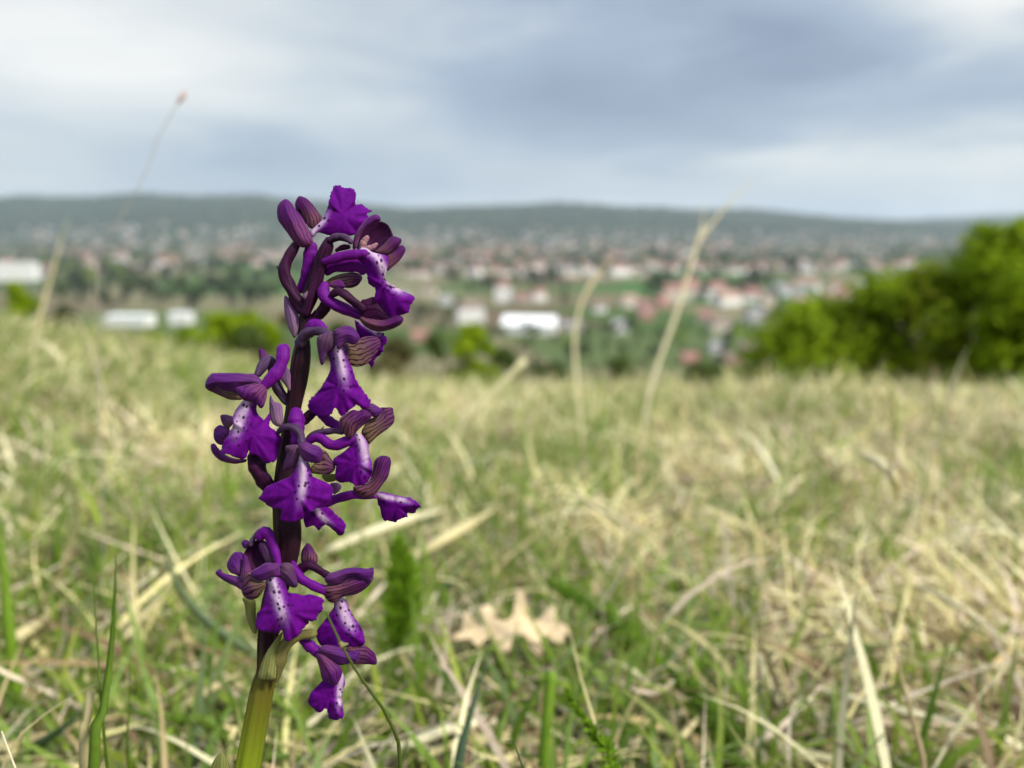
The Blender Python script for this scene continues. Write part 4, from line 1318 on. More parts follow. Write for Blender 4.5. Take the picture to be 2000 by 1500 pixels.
patch('sepal', f, 'Z3', [(870, 520), (960, 440), (1080, 390), (1200, 362), (1320, 345), (1410, 360), (1480, 415), (1468, 480), (1400, 565), (1290, 605), (1180, 600), (1000, 600), (920, 560)], ('Z3', [(880, 530), (1180, 450), (1475, 440)]), M_VEIN, -1.0, -1.6, 1.0)
patch('petal', f, 'Z3', [(930, 570), (980, 510), (1060, 470), (1140, 480), (1200, 560), (1180, 610), (1060, 620)], ('Z3', [(930, 600), (1190, 560)]), M_SEP, 0.0, 0.0, 0.6)

# D  facing the lens, upper middle
f = flower(665, 690, 4, 'front facing flower below the top cluster, lip pale down the middle')
tube('spur', f, 'Z3', [(600, 1300), (660, 1230), (750, 1200), (850, 1270)], [9, 11, 11, 9], M_SPUR, [0.5, 1.5])
tube('ovary', f, 'Z3', [(470, 1500), (520, 1400), (600, 1330), (720, 1300), (850, 1320), (930, 1360)], [10, 10.5, 10, 9, 9, 8], M_OVG, [0.5, 2.0, 3.5], 3, 0.1, 3)
patch('sepal', f, 'Z4', [(480, 960), (560, 930), (650, 870), (760, 835), (880, 835), (942, 880), (952, 960), (905, 1060), (850, 1120), (800, 1190), (720, 1238), (620, 1260), (540, 1240), (500, 1180), (475, 1080)], ('Z4', [(470, 1080), (700, 1040), (945, 920)]), M_VEIN, 2.6, 1.2, 0.9, label='side sepal with strong dark veins')
patch('petal', f, 'Z4', [(250, 1060), (330, 990), (440, 930), (520, 960), (500, 1100), (470, 1240), (380, 1230), (280, 1150)], ('Z4', [(380, 950), (380, 1230)]), M_DULL, 3.0, 3.4, 0.2)
patch('lip', f, [('Z6', [(330, -40), (450, -60), (600, -20), (680, 120), (705, 220), (745, 310), (782, 440), (850, 560), (930, 660), (1003, 755), (1000, 805), (975, 870), (870, 880), (835, 860), (800, 830), (740, 880), (700, 900), (600, 992), (565, 985), (535, 945), (500, 885), (478, 882), (440, 935), (400, 980), (330, 995), (240, 992), (150, 940), (80, 850), (125, 740), (190, 680), (230, 640), (300, 540), (370, 420), (405, 340), (418, 260), (400, 170), (350, 60)])],
      ('Z6', [(520, -40), (570, 240), (630, 520), (680, 930)]), M_LIP, 4.2, 5.0, 0.6, 2.2, 0.9, 0.7, (17, 0.35, 0.85), woff=0)
patch('sepal', f, 'Z4', [(60, 890), (80, 830), (170, 795), (280, 775), (335, 800), (345, 900), (310, 1000), (235, 1045), (195, 1085), (168, 1200), (130, 1240), (105, 1190), (88, 1100), (68, 1000)], ('Z4', [(250, 790), (200, 950), (130, 1230)]), M_DULL, 4.4, 3.4, 0.9)
patch('petal', f, 'Z4', [(290, 765), (370, 712), (470, 688), (560, 708), (620, 768), (662, 845), (632, 922), (560, 952), (475, 922), (400, 995), (345, 1010), (325, 900), (310, 810)], ('Z4', [(330, 860), (480, 800), (650, 860)]), M_PETAL, 5.0, 4.8, 1.1)

# E  on the left, hood like a beak
f = flower(500, 770, 2, 'left flower with a long beaked hood')
tube('ovary', f, 'Z5', [(1190, 880), (1080, 740), (1010, 600), (985, 440), (945, 300), (860, 380), (775, 500)], [9, 11, 10, 9.5, 10, 10, 8], M_OVG, [-2, -1, 1], 3, 0.12, 4)
patch('bract', ORC, 'Z5', [(790, 150), (830, 148), (905, 215), (880, 290), (810, 330), (790, 250)], ('Z5', [(850, 310), (800, 150)]), M_SEP, -0.5, -0.8, 0.4)
tube('spur', f, 'Z5', [(880, 650), (960, 570), (1050, 470), (1110, 350), (1130, 240), (1132, 170)], [10, 12, 12.5, 12, 12.5, 12.5], M_SPUR, [3, 2.5, 1.5])
patch('sepal', f, 'Z5', [(40, 680), (100, 672), (200, 680), (280, 720), (400, 740), (490, 770), (570, 855), (480, 866), (380, 860), (260, 812), (150, 762), (70, 722)], ('Z5', [(560, 830), (300, 790), (45, 690)]), M_VEIN, 2.0, 1.2, 0.6)
patch('sepal', f, 'Z5', [(38, 660), (60, 580), (120, 500), (200, 488), (330, 488), (500, 488), (640, 500), (720, 500), (800, 560), (870, 640), (860, 700), (760, 680), (620, 690), (500, 760), (470, 775), (380, 745), (260, 725), (190, 690), (120, 705), (60, 705)], ('Z5', [(840, 640), (500, 600), (50, 640)]), M_PETAL, 3.2, 2.4, 1.8)
patch('lip', f, 'Y1', [(520, 0), (610, -60), (720, -20), (700, 60), (688, 120), (692, 160), (720, 210), (780, 268), (800, 262), (865, 180), (885, 230), (855, 340), (890, 385), (930, 405), (1003, 480), (1022, 540), (1003, 640), (970, 760), (930, 830), (870, 842), (820, 852), (760, 812), (700, 742), (600, 732), (588, 640), (555, 740), (540, 790), (460, 792), (330, 742), (215, 712), (222, 650), (250, 560), (330, 440), (370, 340), (378, 220), (418, 130), (478, 50)],
      ('Y1', [(600, -40), (500, 200), (440, 420), (330, 730)]), M_LIP, 3.6, 4.6, 0.9, 1.9, 0.9, 0.7, (19, 0.5, 0.95), woff=2)
patch('sepal', f, 'Z5', [(478, 700), (560, 668), (680, 638), (800, 636), (885, 680), (905, 760), (892, 860), (855, 960), (820, 982), (785, 960), (740, 902), (640, 884), (570, 862), (500, 792)], ('Z5', [(840, 660), (680, 770), (620, 880)]), M_SEP, 4.2, 5.0, 1.4)

# F  behind the left lip, turned away
f = flower(455, 860, -3, 'flower behind the beaked one, turned away to the left')
tube('ovary', f, 'Y1', [(880, 1190), (800, 1090), (730, 980), (680, 870), (650, 780)], [13, 15, 16, 16.5, 12], M_OVARY, [-1, 0.5, 0.5], 3, 0.08, 2.5)
patch('sepal', f, 'Y1', [(82, 600), (130, 588), (180, 650), (240, 712), (330, 765), (450, 795), (555, 795), (548, 832), (470, 850), (380, 858), (220, 822), (120, 742), (82, 670)], ('Y1', [(540, 815), (250, 770), (95, 610)]), M_SEP, -2, -2.5, 0.9)
patch('petal', f, 'Y1', [(205, 220), (260, 200), (330, 212), (385, 240), (380, 320), (335, 372), (280, 382), (230, 320)], ('Y1', [(360, 340), (215, 220)]), M_DULL, -1.8, -2.5, 0.7)
patch('petal', f, 'Y1', [(130, 390), (200, 340), (280, 370), (330, 380), (320, 480), (250, 600), (170, 592), (120, 520), (118, 440)], ('Y1', [(290, 520), (130, 440)]), M_PETAL, -2.2, -2.6, 1.0)

# bracts beside the stem
patch('bract', ORC, 'Z5', [(945, 800), (1010, 890), (1110, 940), (1125, 1200), (1050, 1235), (968, 1175), (938, 1050)], ('Z5', [(1050, 1220), (960, 820)]), M_BRACT, 1.5, 0.8, 0.8)
patch('bract', ORC, 'Z5', [(1180, 400), (1235, 520), (1225, 745), (1150, 650), (1080, 560), (1110, 470)], ('Z5', [(1200, 740), (1170, 420)]), M_BRACT, 0.0, 0.0, 0.5)
patch('bract', ORC, 'Z3', [(222, 722), (292, 782), (380, 900), (430, 1000), (462, 1130), (472, 1240), (430, 1350), (372, 1422), (310, 1330), (258, 1200), (214, 1000), (205, 820)], ('Z3', [(400, 1400), (330, 1080), (225, 730)]), M_BRACT, -1.5, -2.0, 1.0, label='pointed violet bract below the top flower')
patch('bract', ORC, 'Z3', [(708, 212), (740, 200), (764, 214), (752, 330), (700, 520), (640, 690), (570, 800), (500, 745), (540, 690), (640, 570), (700, 400)], ('Z3', [(550, 770), (670, 520), (735, 205)]), M_BRACT, 0.5, 0.8, 0.4, label='narrow lilac bract with a cream tip')
patch('bract', ORC, 'Z3', [(80, 250), (135, 262), (150, 330), (110, 310)], ('Z3', [(140, 320), (85, 255)]), M_SEP, -2, -2, 0.2)

# I  right of centre
f = flower(690, 860, 3, 'flower right of the stem with a rounded spotted lip')
tube('ovary', f, 'Z6', [(-60, 1120), (30, 1050), (130, 960), (230, 930)], [9, 11, 9, 7], M_OVARY, [0, 0.8], 3, 0.1, 3)
tube('ovary', f, 'Z6', [(60, 1360), (120, 1290), (230, 1240), (340, 1220), (480, 1210), (580, 1230)], [4, 5, 6, 6, 6, 6], M_OVG, [1.5, 3], 3, 0.1, 3)
tube('bract_tip', f, 'Z6', [(255, 1225), (285, 1190), (315, 1152)], [2.2, 1.6, 0.9], M_OVARY, 2.2)
tube('spur', f, 'Z6', [(260, 960), (420, 1080), (560, 1160)], [7, 10, 10], M_SPUR, [1.0, 1.5])
tube('spur', f, 'Z6', [(90, 1370), (200, 1310), (300, 1330), (390, 1400), (500, 1420), (640, 1370), (740, 1330)], [6, 9.5, 10, 9.5, 10, 10, 9], M_SPUR, [2.5, 3.5])
patch('sepal', f, 'Z6', [(1150, 870), (1230, 868), (1325, 872), (1342, 950), (1357, 1030), (1330, 1112), (1230, 1202), (1090, 1302), (1025, 1372), (972, 1412), (930, 1330), (870, 1250), (890, 1170), (960, 1060), (1050, 1010), (1130, 970), (1180, 920)], ('Z6', [(900, 1240), (1120, 1120), (1345, 960)]), M_VEIN, 2.0, 0.6, 0.9, label='side sepal with strong dark veins')
patch('petal', f, 'Z6', [(870, 880), (1000, 808), (1090, 840), (1185, 910), (1150, 960), (1115, 1003), (1030, 1005), (950, 930)], ('Z6', [(960, 950), (1170, 920)]), M_PETAL, 3.0, 2.4, 0.8)
patch('lip', f, 'Y3', [(390, 10), (460, -40), (560, 0), (610, 80), (645, 130), (642, 220), (662, 300), (690, 400), (690, 540), (652, 620), (605, 680), (540, 702), (450, 702), (420, 672), (345, 655), (258, 662), (190, 632), (172, 560), (188, 440), (150, 335), (220, 280), (300, 225), (378, 150), (388, 60)],
      ('Y3', [(500, -20), (580, 200), (600, 420), (580, 690)]), M_LIP, 4.0, 4.4, 1.3, 1.0, 0.7, 0.6, (15, 0.4, 0.95), woff=0)
patch('sepal', f, 'Z6', [(540, 1082), (568, 1010), (640, 958), (740, 900), (830, 918), (880, 890), (965, 922), (1024, 982), (1010, 1022), (960, 1082), (850, 1172), (742, 1292), (682, 1332), (640, 1292), (580, 1212), (548, 1150)], ('Z6', [(660, 1310), (740, 1090), (960, 950)]), M_DARKV, 4.6, 4.8, 1.5)

# J  far right, lip seen edge on
f = flower(730, 960, -1, 'rightmost flower, small lip seen from the side')
tube('spur', f, 'Y3', [(-60, 960), (60, 925), (150, 895), (300, 855), (450, 825), (560, 845), (740, 862)], [11, 10.5, 10, 9.5, 9, 7, 3], M_SPUR, [-0.5, -0.5])
patch('bract', ORC, 'Y2', [(1090, 1080), (1190, 1068), (1252, 1112), (1232, 1182), (1140, 1242), (1110, 1162)], ('Y2', [(1120, 1220), (1220, 1090)]), M_BRACT, -1.2, -1.6, 0.4)
patch('bract', ORC, 'Y2', [(970, 958), (1100, 938), (1182, 960), (1170, 1042), (1050, 1062), (990, 1022)], ('Y2', [(980, 1000), (1180, 1000)]), M_BRACTG, 0.4, 0.4, 0.4)
patch('lip', f, 'Y3', [(755, 795), (830, 788), (950, 818), (1080, 848), (1200, 868), (1290, 908), (1352, 970), (1362, 1010), (1310, 1040), (1302, 1080), (1262, 1092), (1188, 1088), (1187, 1142), (1150, 1138), (1100, 1165), (1040, 1180), (1020, 1217), (960, 1205), (900, 1188), (868, 1202), (830, 1150), (813, 1080), (798, 1000), (772, 970), (764, 900), (735, 850)],
      ('Y3', [(770, 815), (960, 855), (1150, 890), (1340, 970)]), M_LIP, -1.5, -1.0, 0.8, 0.8, 1.0, 0.6, (9, 0.6, 1.0), woff=3)
patch('sepal', f, 'Y3', [(735, 340), (800, 290), (870, 284), (932, 308), (957, 370), (942, 470), (912, 590), (852, 670), (792, 760), (722, 840), (640, 878), (560, 862), (480, 822), (428, 762), (440, 710), (540, 700), (620, 660), (680, 580), (700, 450), (715, 380)], ('Y3', [(480, 770), (740, 640), (890, 300)]), M_DARKV, 0.4, -0.8, 1.5)

# G  centre front
f = flower(595, 910, 6, 'lowest front facing flower of the middle, broad lip across the stem')
tube('spur', f, 'Y2', [(585, 60), (590, 160), (605, 300), (600, 460)], [14, 15, 13.5, 11], M_SPUR, [2.5, 4.0])
tube('ovary', f, 'Y2', [(330, 330), (400, 270), (490, 255), (590, 285), (655, 380), (670, 490)], [5, 6, 7, 8, 8, 8], M_OVG, [2, 4.5, 6], 3, 0.1, 3)
patch('lip', f, 'A2', [(760, 1310), (830, 1265), (930, 1252), (985, 1300), (1042, 1350), (1056, 1392), (1033, 1445), (1005, 1448), (960, 1408), (922, 1375), (895, 1382), (868, 1415), (830, 1380), (780, 1395), (765, 1365)], ('A2', [(850, 1270), (900, 1330), (1030, 1430)]), M_LIP, 2.0, 1.4, 0.5, 0.3, 0.8, 0.5, (10, 0.3, 0.9), label='lobe folded behind the broad lip')
patch('sepal', f, 'Y2', [(950, 590), (1030, 618), (1100, 720), (1165, 790), (1152, 880), (1100, 932), (1000, 952), (880, 942), (812, 925), (800, 850), (860, 780), (950, 740)], ('Y2', [(800, 800), (960, 850), (1150, 860)]), M_VEIN, 3.6, 2.6, 0.7, label='side sepal with strong dark veins')
patch('lip', f, [('Y2', [(600, 700), (700, 690), (780, 790), (808, 900), (835, 980), (900, 1010), (990, 1050), (1080, 1090), (1122, 1150), (1132, 1220), (1080, 1320), (1000, 1390), (930, 1410)]), ('A2', [(870, 1245), (805, 1290), (762, 1332), (700, 1352), (640, 1357), (598, 1332), (605, 1270), (540, 1258), (490, 1225), (444, 1192), (468, 1165)]), ('Y2', [(85, 1210), (150, 1130), (240, 1090), (400, 1020), (500, 980), (560, 880), (590, 780)])],
      [('Y2', [(670, 720), (690, 1000), (660, 1280)]), ('A2', [(700, 1350)])], M_LIP, 6.4, 7.0, 0.8, 1.6, 0.9, 0.7, (15, 0.45, 0.98), woff=0)
patch('petal', f, 'Y2', [(440, 530), (540, 515), (622, 520), (645, 600), (640, 690), (605, 750), (560, 835), (480, 882), (398, 895), (408, 780), (450, 650), (430, 580)], ('Y2', [(600, 540), (520, 700), (410, 880)]), M_DULL, 6.4, 5.0, 0.8)
patch('petal', f, 'Y2', [(635, 510), (720, 470), (805, 500), (905, 530), (965, 580), (972, 680), (942, 772), (862, 785), (762, 765), (690, 722), (648, 680), (625, 580)], ('Y2', [(660, 560), (800, 640), (960, 700)]), M_PETAL, 7.2, 6.6, 1.2)

# K  lowest on the left
f = flower(530, 1120, 5, 'lower left flower with an open hood and spotted lip')
patch('bract', ORC, 'Y4', [(420, 960), (570, 990), (585, 1200), (600, 1400), (540, 1400), (470, 1240), (440, 1050)], ('Y4', [(570, 1400), (520, 1150), (500, 980)]), M_BRACTG, -0.5, -0.5, 0.7, label='pale green bract on the left of the stem')
tube('ovary', f, 'Y4', [(625, 105), (565, 190), (520, 280)], [3, 4.5, 5], M_OVG, 1.5)
patch('petal', f, 'Y4', [(430, 420), (480, 320), (560, 250), (680, 235), (740, 320), (720, 430), (720, 520), (650, 575), (550, 615), (490, 540), (450, 460)], ('Y4', [(560, 580), (600, 260)]), M_INNER, 1.0, 0.8, -1.0, label='dark hollow inside of the hood')
patch('petal', f, 'Y4', [(620, 290), (690, 240), (770, 285), (835, 370), (860, 470), (840, 560), (740, 530), (680, 450)], ('Y4', [(790, 540), (680, 270)]), M_DULL, 2.4, 2.0, 0.7)
tube('spur', f, 'Y4', [(640, 180), (700, 120), (760, 180), (805, 290), (850, 420), (875, 560), (865, 660)], [9, 10.5, 11, 9, 7.5, 6, 5], M_SPUR, [2.0, 2.5, 4.0])
patch('petal', f, 'Y4', [(400, 270), (440, 220), (505, 250), (490, 320), (440, 335)], ('Y4', [(490, 300), (410, 250)]), M_PETAL, 0.6, 0.2, 0.6)
patch('petal', f, 'Y4', [(215, 560), (240, 470), (300, 390), (370, 378), (430, 400), (425, 480), (415, 600), (390, 690), (310, 662), (260, 642)], ('Y4', [(390, 640), (260, 470)]), M_PETAL, 1.2, 0.0, 1.0)
patch('sepal', f, 'Y4', [(70, 645), (130, 590), (165, 640), (230, 662), (320, 682), (420, 700), (440, 740), (410, 860), (330, 820), (240, 780), (130, 712)], ('Y4', [(400, 780), (250, 720), (90, 620)]), M_PETAL, 1.4, -0.5, 0.8)
patch('sepal', f, 'Y4', [(430, 420), (470, 430), (500, 540), (540, 640), (480, 700), (410, 740), (388, 700), (410, 560)], ('Y4', [(450, 710), (445, 430)]), M_SEP, 2.4, 1.6, 0.8)
patch('sepal', f, 'Y4', [(880, 620), (920, 525), (1000, 515), (1065, 555), (1085, 640), (1112, 730), (1122, 800), (1070, 835), (1000, 805), (930, 745), (878, 690)], ('Y4', [(900, 600), (1000, 680), (1090, 810)]), M_DULL, 4.0, 3.0, 1.0)
patch('lip', f, 'Y4', [(715, 730), (860, 700), (950, 760), (1000, 890), (1100, 905), (1190, 932), (1260, 915), (1360, 938), (1450, 978), (1462, 1010), (1430, 1042), (1442, 1110), (1380, 1182), (1352, 1240), (1310, 1262), (1262, 1262), (1240, 1312), (1182, 1362), (1152, 1432), (1060, 1482), (1000, 1520), (950, 1500), (930, 1440), (915, 1368), (870, 1412), (780, 1412), (700, 1392), (610, 1372), (582, 1300), (590, 1200), (602, 1150), (660, 1100), (690, 1000), (700, 880)],
      ('Y4', [(800, 740), (880, 1000), (960, 1250), (1020, 1510)]), M_LIP, 5.2, 6.2, 0.9, 1.6, 0.9, 0.8, (18, 0.45, 0.98), woff=2)
patch('sepal', f, 'Y4', [(398, 830), (410, 740), (440, 690), (500, 635), (545, 690), (600, 740), (690, 755), (712, 800), (685, 870), (622, 950), (540, 988), (470, 972), (418, 920)], ('Y4', [(690, 790), (560, 840), (420, 900)]), M_VEIN, 5.2, 4.0, 1.0, label='side sepal with strong dark veins')
patch('petal', f, 'Y4', [(518, 695), (540, 620), (640, 560), (720, 512), (800, 520), (872, 520), (882, 590), (850, 682), (780, 705), (690, 745), (620, 745), (560, 722)], ('Y4', [(850, 580), (700, 640), (540, 690)]), M_PETAL, 5.8, 5.6, 1.1)

# L  lower right, hood pointing right
f = flower(650, 1140, 2, 'lower right flower with its closed hood pointing right')
patch('bract', ORC, 'Y5', [(378, 153), (430, 190), (485, 270), (533, 360), (520, 455), (440, 470), (350, 450), (288, 430), (288, 300), (320, 220)], ('Y5', [(400, 460), (410, 300), (380, 158)]), M_DARKV, 0.0, -0.8, 1.2, label='small upright bract between stem and hood')
tube('ovary', f, 'Y5', [(210, 620), (300, 530), (400, 480), (500, 520), (600, 580), (700, 640)], [11, 10, 9, 8, 7, 7], M_OVARY, [0, 1.5, 2.0], 3, 0.1, 3)
patch('lip', f, [('Y5', [(770, 1010), (880, 945), (955, 1010), (992, 1120), (1062, 1240), (1150, 1365), (1205, 1480)]), ('Y6', [(1020, 260), (1045, 340), (1030, 402), (960, 430), (800, 440), (600, 440), (470, 425), (410, 350), (388, 260), (415, 190), (480, 110)]), ('Y5', [(610, 1310), (700, 1190), (765, 1090)])],
      [('Y5', [(850, 970), (950, 1220), (1060, 1450)]), ('Y6', [(920, 400)])], M_LIP, 1.2, 2.2, 1.0, 1.0, 0.5, 0.6, (19, 0.5, 0.95), woff=2)
tube('spur', f, 'Y5', [(165, 450), (215, 570), (285, 670), (400, 740), (520, 800), (650, 850)], [5, 8, 9, 9, 9.5, 9], M_SPUR, [1.5, 2.5])
patch('sepal', f, 'Y5', [(590, 810), (690, 750), (860, 730), (1000, 640), (1150, 640), (1230, 640), (1345, 630), (1322, 725), (1232, 822), (1100, 902), (960, 932), (880, 952), (822, 1002), (762, 1032), (690, 1012), (640, 952), (600, 882)], ('Y5', [(620, 860), (940, 800), (1335, 650)]), M_DARKV, 2.6, 2.0, 1.8)
patch('sepal', f, 'Y5', [(630, 690), (700, 600), (800, 568), (920, 528), (1040, 512), (1160, 518), (1262, 528), (1342, 512), (1352, 580), (1345, 640), (1290, 725), (1160, 705), (1050, 655), (940, 685), (820, 765), (690, 765)], ('Y5', [(650, 700), (950, 600), (1345, 560)]), M_PETAL, 3.2, 2.8, 1.5)

# M  the lowest one, hanging
f = flower(640, 1270, 3, 'lowest flower hanging below the others on an olive ovary')
patch('bract', ORC, 'Y7', [(522, 255), (430, 360), (350, 490), (298, 665), (345, 692), (445, 692), (466, 640), (472, 500), (495, 380)], ('Y7', [(390, 690), (420, 500), (515, 265)]), M_BRACTG, 2.5, 3.0, 1.0, label='pale green pointed bract clasping the stem')
tube('ovary', f, 'Y7', [(470, 690), (485, 600), (498, 500), (530, 400), (600, 320), (690, 285), (800, 270)], [6, 9, 12, 12, 11, 10, 9], M_OVGREEN, [1.0, 2.0, 2.5], 3, 0.08, 2)
tube('spur', f, 'Y6', [(215, 340), (300, 410), (390, 480), (480, 540)], [8, 10.5, 11, 10], M_SPUR, [1.2, 1.8])
patch('lip', f, 'Y6', [(480, 875), (560, 880), (640, 880), (700, 800), (742, 770), (772, 860), (778, 930), (745, 1010), (738, 1100), (745, 1250), (762, 1370), (720, 1388), (650, 1410), (570, 1392), (548, 1320), (530, 1260), (500, 1248), (470, 1292), (430, 1307), (390, 1282), (350, 1252), (300, 1202), (283, 1160), (298, 1100), (328, 1030), (400, 960), (465, 890)],
      ('Y6', [(710, 850), (690, 1000), (690, 1180), (680, 1390)]), M_LIP, 2.0, 2.4, 0.9, 0.8, 0.9, 0.6, (11, 0.55, 1.0), woff=-2)
patch('sepal', f, 'Y6', [(790, 450), (900, 420), (1020, 408), (1112, 460), (1178, 530), (1198, 662), (1080, 664), (940, 664), (860, 650), (810, 560)], ('Y6', [(800, 560), (980, 560), (1195, 640)]), M_DARKV, 2.0, 1.4, 0.8)
patch('sepal', f, 'Y6', [(388, 540), (470, 495), (560, 550), (660, 640), (722, 702), (742, 780), (702, 882), (662, 937), (600, 932), (520, 902), (468, 862), (438, 720), (408, 620)], ('Y6', [(430, 540), (560, 740), (640, 930)]), M_SEP, 3.0, 3.2, 1.4)
patch('sepal', f, 'Y6', [(420, 450), (520, 405), (680, 425), (770, 460), (830, 500), (960, 470), (975, 560), (930, 640), (860, 650), (780, 665), (722, 678), (640, 645), (540, 565), (460, 520)], ('Y6', [(440, 480), (660, 540), (950, 600)]), M_PETAL, 3.4, 3.2, 1.2)

# leaves at the foot and along the stem
LRNG = np.random.default_rng(3)
for i in range(5):
    a = i * 1.35 + 0.3; L = 0.05 + 0.02 * LRNG.random()
    pth = catmull([(0.003 * np.cos(a), 0.003 * np.sin(a), 0.004), (np.cos(a) * L * 0.45, np.sin(a) * L * 0.45, 0.028), (np.cos(a) * L, np.sin(a) * L, 0.016)], 9)
    wv = 0.0065 * np.sin(np.pi * np.linspace(0.12, 1, 9)) ** 0.7 + 0.0003
    sd_ = np.array((-np.sin(a), np.cos(a), 0))
    V = np.stack([pth - sd_ * wv[:, None], pth - np.array((0, 0, 0.0018)), pth + sd_ * wv[:, None]], 1).reshape(-1, 3)
    Fq = [(3 * j + q, 3 * j + q + 1, 3 * j + q + 4, 3 * j + q + 3) for j in range(8) for q in (0, 1)]
    me = mesh_np('leaf', V, Fq); set_col(me, np.tile((0.11, 0.17, 0.04), (len(V), 1)))
    put('leaf', me, M_GREEN, orchid)
patch('leaf', ORC, 'P', [(433, 1470), (446, 1488), (452, 1530), (440, 1580), (415, 1590), (404, 1540), (414, 1492)], ('P', [(428, 1590), (430, 1530), (433, 1470)]), M_BRACTG, -2.0, -2.0, 1.2, label='green pointed leaf tip beside the lower stem')

# ================================================================== SINGLE PLANTS THAT STAND OUT
def solid_tint(me, c, jitter=0.0, tipc=None):
    n = len(me.vertices)
    c = np.tile(np.asarray(c, float), (n, 1))
    set_col(me, c)


def ribbon(name, P, width, label, cat, col, mat, twist=0.0, n=18, tip=True, face=None, foot_col=None, prof=None, root=True, fold=0.3):
    """one blade: a folded strip along world points P (m); grows down to the turf below its first point if root"""
    P = np.asarray(P, float)
    if root:
        g = P[0].copy(); g[2] = float(gz(g[0], g[1])) - 0.004
        if P[0][2] - g[2] > 0.004:
            d0 = (P[0] - P[1]); d0 /= np.linalg.norm(d0)
            g[:2] += d0[:2] * min(0.5 * (P[0][2] - g[2]), 0.04)
            g[2] = float(gz(g[0], g[1])) - 0.004
            P = np.vstack([g, P])
    C = catmull(P, n)
    base = C[0].copy()
    T = np.gradient(C, axis=0); T /= np.linalg.norm(T, axis=1)[:, None]
    vw = (CAM - C) if face is None else np.tile(np.asarray(face, float), (n, 1))
    sd = np.cross(T, vw); sd /= np.linalg.norm(sd, axis=1)[:, None] + 1e-9
    nm = np.cross(sd, T)
    s = np.linspace(0, 1, n)
    a = 0.25 + twist * s
    sdr = sd * np.cos(a)[:, None] + nm * np.sin(a)[:, None]
    nmr = np.cross(sdr, T)
    w = width * 0.5 * (np.interp(s, *prof) if prof else (np.minimum(1, 0.7 + s) * (np.clip((1 - s) * 2.2, 0.05, 1) ** 0.8 if tip else 1)))
    V = np.stack([C - sdr * w[:, None], C + nmr * (w * fold)[:, None], C + sdr * w[:, None]], 1).reshape(-1, 3) - base
    Fq = [(3 * j + q, 3 * j + q + 1, 3 * j + q + 4, 3 * j + q + 3) for j in range(n - 1) for q in (0, 1)]
    me = mesh_np(name, V, Fq)
    cc = np.repeat(np.tile(np.asarray(col, float), (n, 1)), 3, 0)
    if foot_col is not None:
        f = np.repeat(np.clip(1 - s * 2.5, 0, 1), 3)[:, None]
        cc = cc * (1 - f) + np.asarray(foot_col) * f
    set_col(me, cc)
    o = put(name, me, mat, None, base)
    m_ = o.modifiers.new('thickness', 'SOLIDIFY'); m_.thickness = 0.00025
    return tag(o, label, cat)


def px3(rows):
    return np.array([pix(*r) for r in rows])


def lying(rows, start=0.2):
    """points on the matted turf: (px, py, lift above the ground in m)"""
    return np.array([hit(a, b, c, start) for a, b, c in rows])


def reed(name, P, rad, label, cat, col, rootit=True, nodes=()):
    """a round stalk as its own thing"""
    P = np.asarray(P, float)
    if rootit:
        g = P[0].copy(); d0 = P[0] - P[1]; d0 /= np.linalg.norm(d0)
        hgt = P[0][2] - float(gz(g[0], g[1]))
        if hgt > 0.004:
            g[:2] += d0[:2] * min(0.4 * hgt, 0.05); g[2] = float(gz(g[0], g[1])) - 0.004
            P = np.vstack([g, P])
    C = catmull(P, 26); r = np.interp(np.linspace(0, 1, 26), np.linspace(0, 1, len(rad)), rad)
    for q in nodes: r = r * (1 + 0.55 * np.exp(-((np.linspace(0, 1, 26) - q) / 0.025) ** 2))
    base = C[0].copy()
    me = tube_mesh(name, C - base, r, 8)
    set_col(me, np.tile(np.asarray(col, float), (len(me.vertices), 1)))
    return put(name, me, M_DRY if col[0] > col[1] else M_GREEN, None, base)


DRYC, PALE, BROWNC = (0.56, 0.48, 0.25), (0.72, 0.65, 0.42), (0.40, 0.29, 0.15)
GR, GRB, GRG, GRD = (0.120, 0.205, 0.018), (0.200, 0.330, 0.030), (0.150, 0.205, 0.095), (0.055, 0.105, 0.040)

# the thin stem that crosses in front of the lowest flowers
o = reed('thin_stem', px3([(784, 1540, 0.140), (776, 1450, 0.1365), (752, 1390, 0.133), (703, 1322, 0.1275), (668, 1262, 0.1245), (650, 1222, 0.1235), (638, 1198, 0.123)]),
         [0.00030, 0.00028, 0.00028, 0.00028, 0.00040, 0.00030, 0.00015], '', '', (0.110, 0.150, 0.030), True)
tag(o, 'thin olive stem leaning across the lowest orchid flowers', 'stem')
nb_ = put('node', tube_mesh('node', px3([(662, 1252, 0.1243), (669, 1262, 0.1243), (678, 1258, 0.1243)]) - np.array(o.location), np.array([0.0002, 0.0006, 0.0002]), 8), M_GREEN, o)
set_col(nb_.data, np.tile((0.27, 0.24, 0.09), (len(nb_.data.vertices), 1)))

# green blades on the left
ribbon('grass_blade', px3([(182, 1500, 0.165), (196, 1420, 0.166), (212, 1310, 0.168), (222, 1200, 0.170), (226, 1085, 0.172)]), 0.0034, 'bright green grass blade standing tall left of the orchid stem', 'grass blade', GR, M_GREEN, 0.5)
ribbon('grass_blade', px3([(200, 1400, 0.170), (195, 1320, 0.170), (185, 1190, 0.170), (179, 1085, 0.171)]), 0.0009, 'hair thin green blade crossing behind the tall green one', 'grass blade', GR, M_GREEN, 0.2)
ribbon('grass_blade', px3([(250, 1500, 0.20), (251, 1400, 0.202), (256, 1270, 0.205)]), 0.0011, 'short thin green blade right of the tall green one', 'grass blade', GR, M_GREEN, 0.2)
ribbon('grass_blade', px3([(163, 1500, 0.172), (168, 1420, 0.172), (177, 1350, 0.173)]), 0.0020, 'dry tan stub standing against the tall green blade', 'grass blade', (0.42, 0.36, 0.17), M_DRY, 0.2, tip=False)
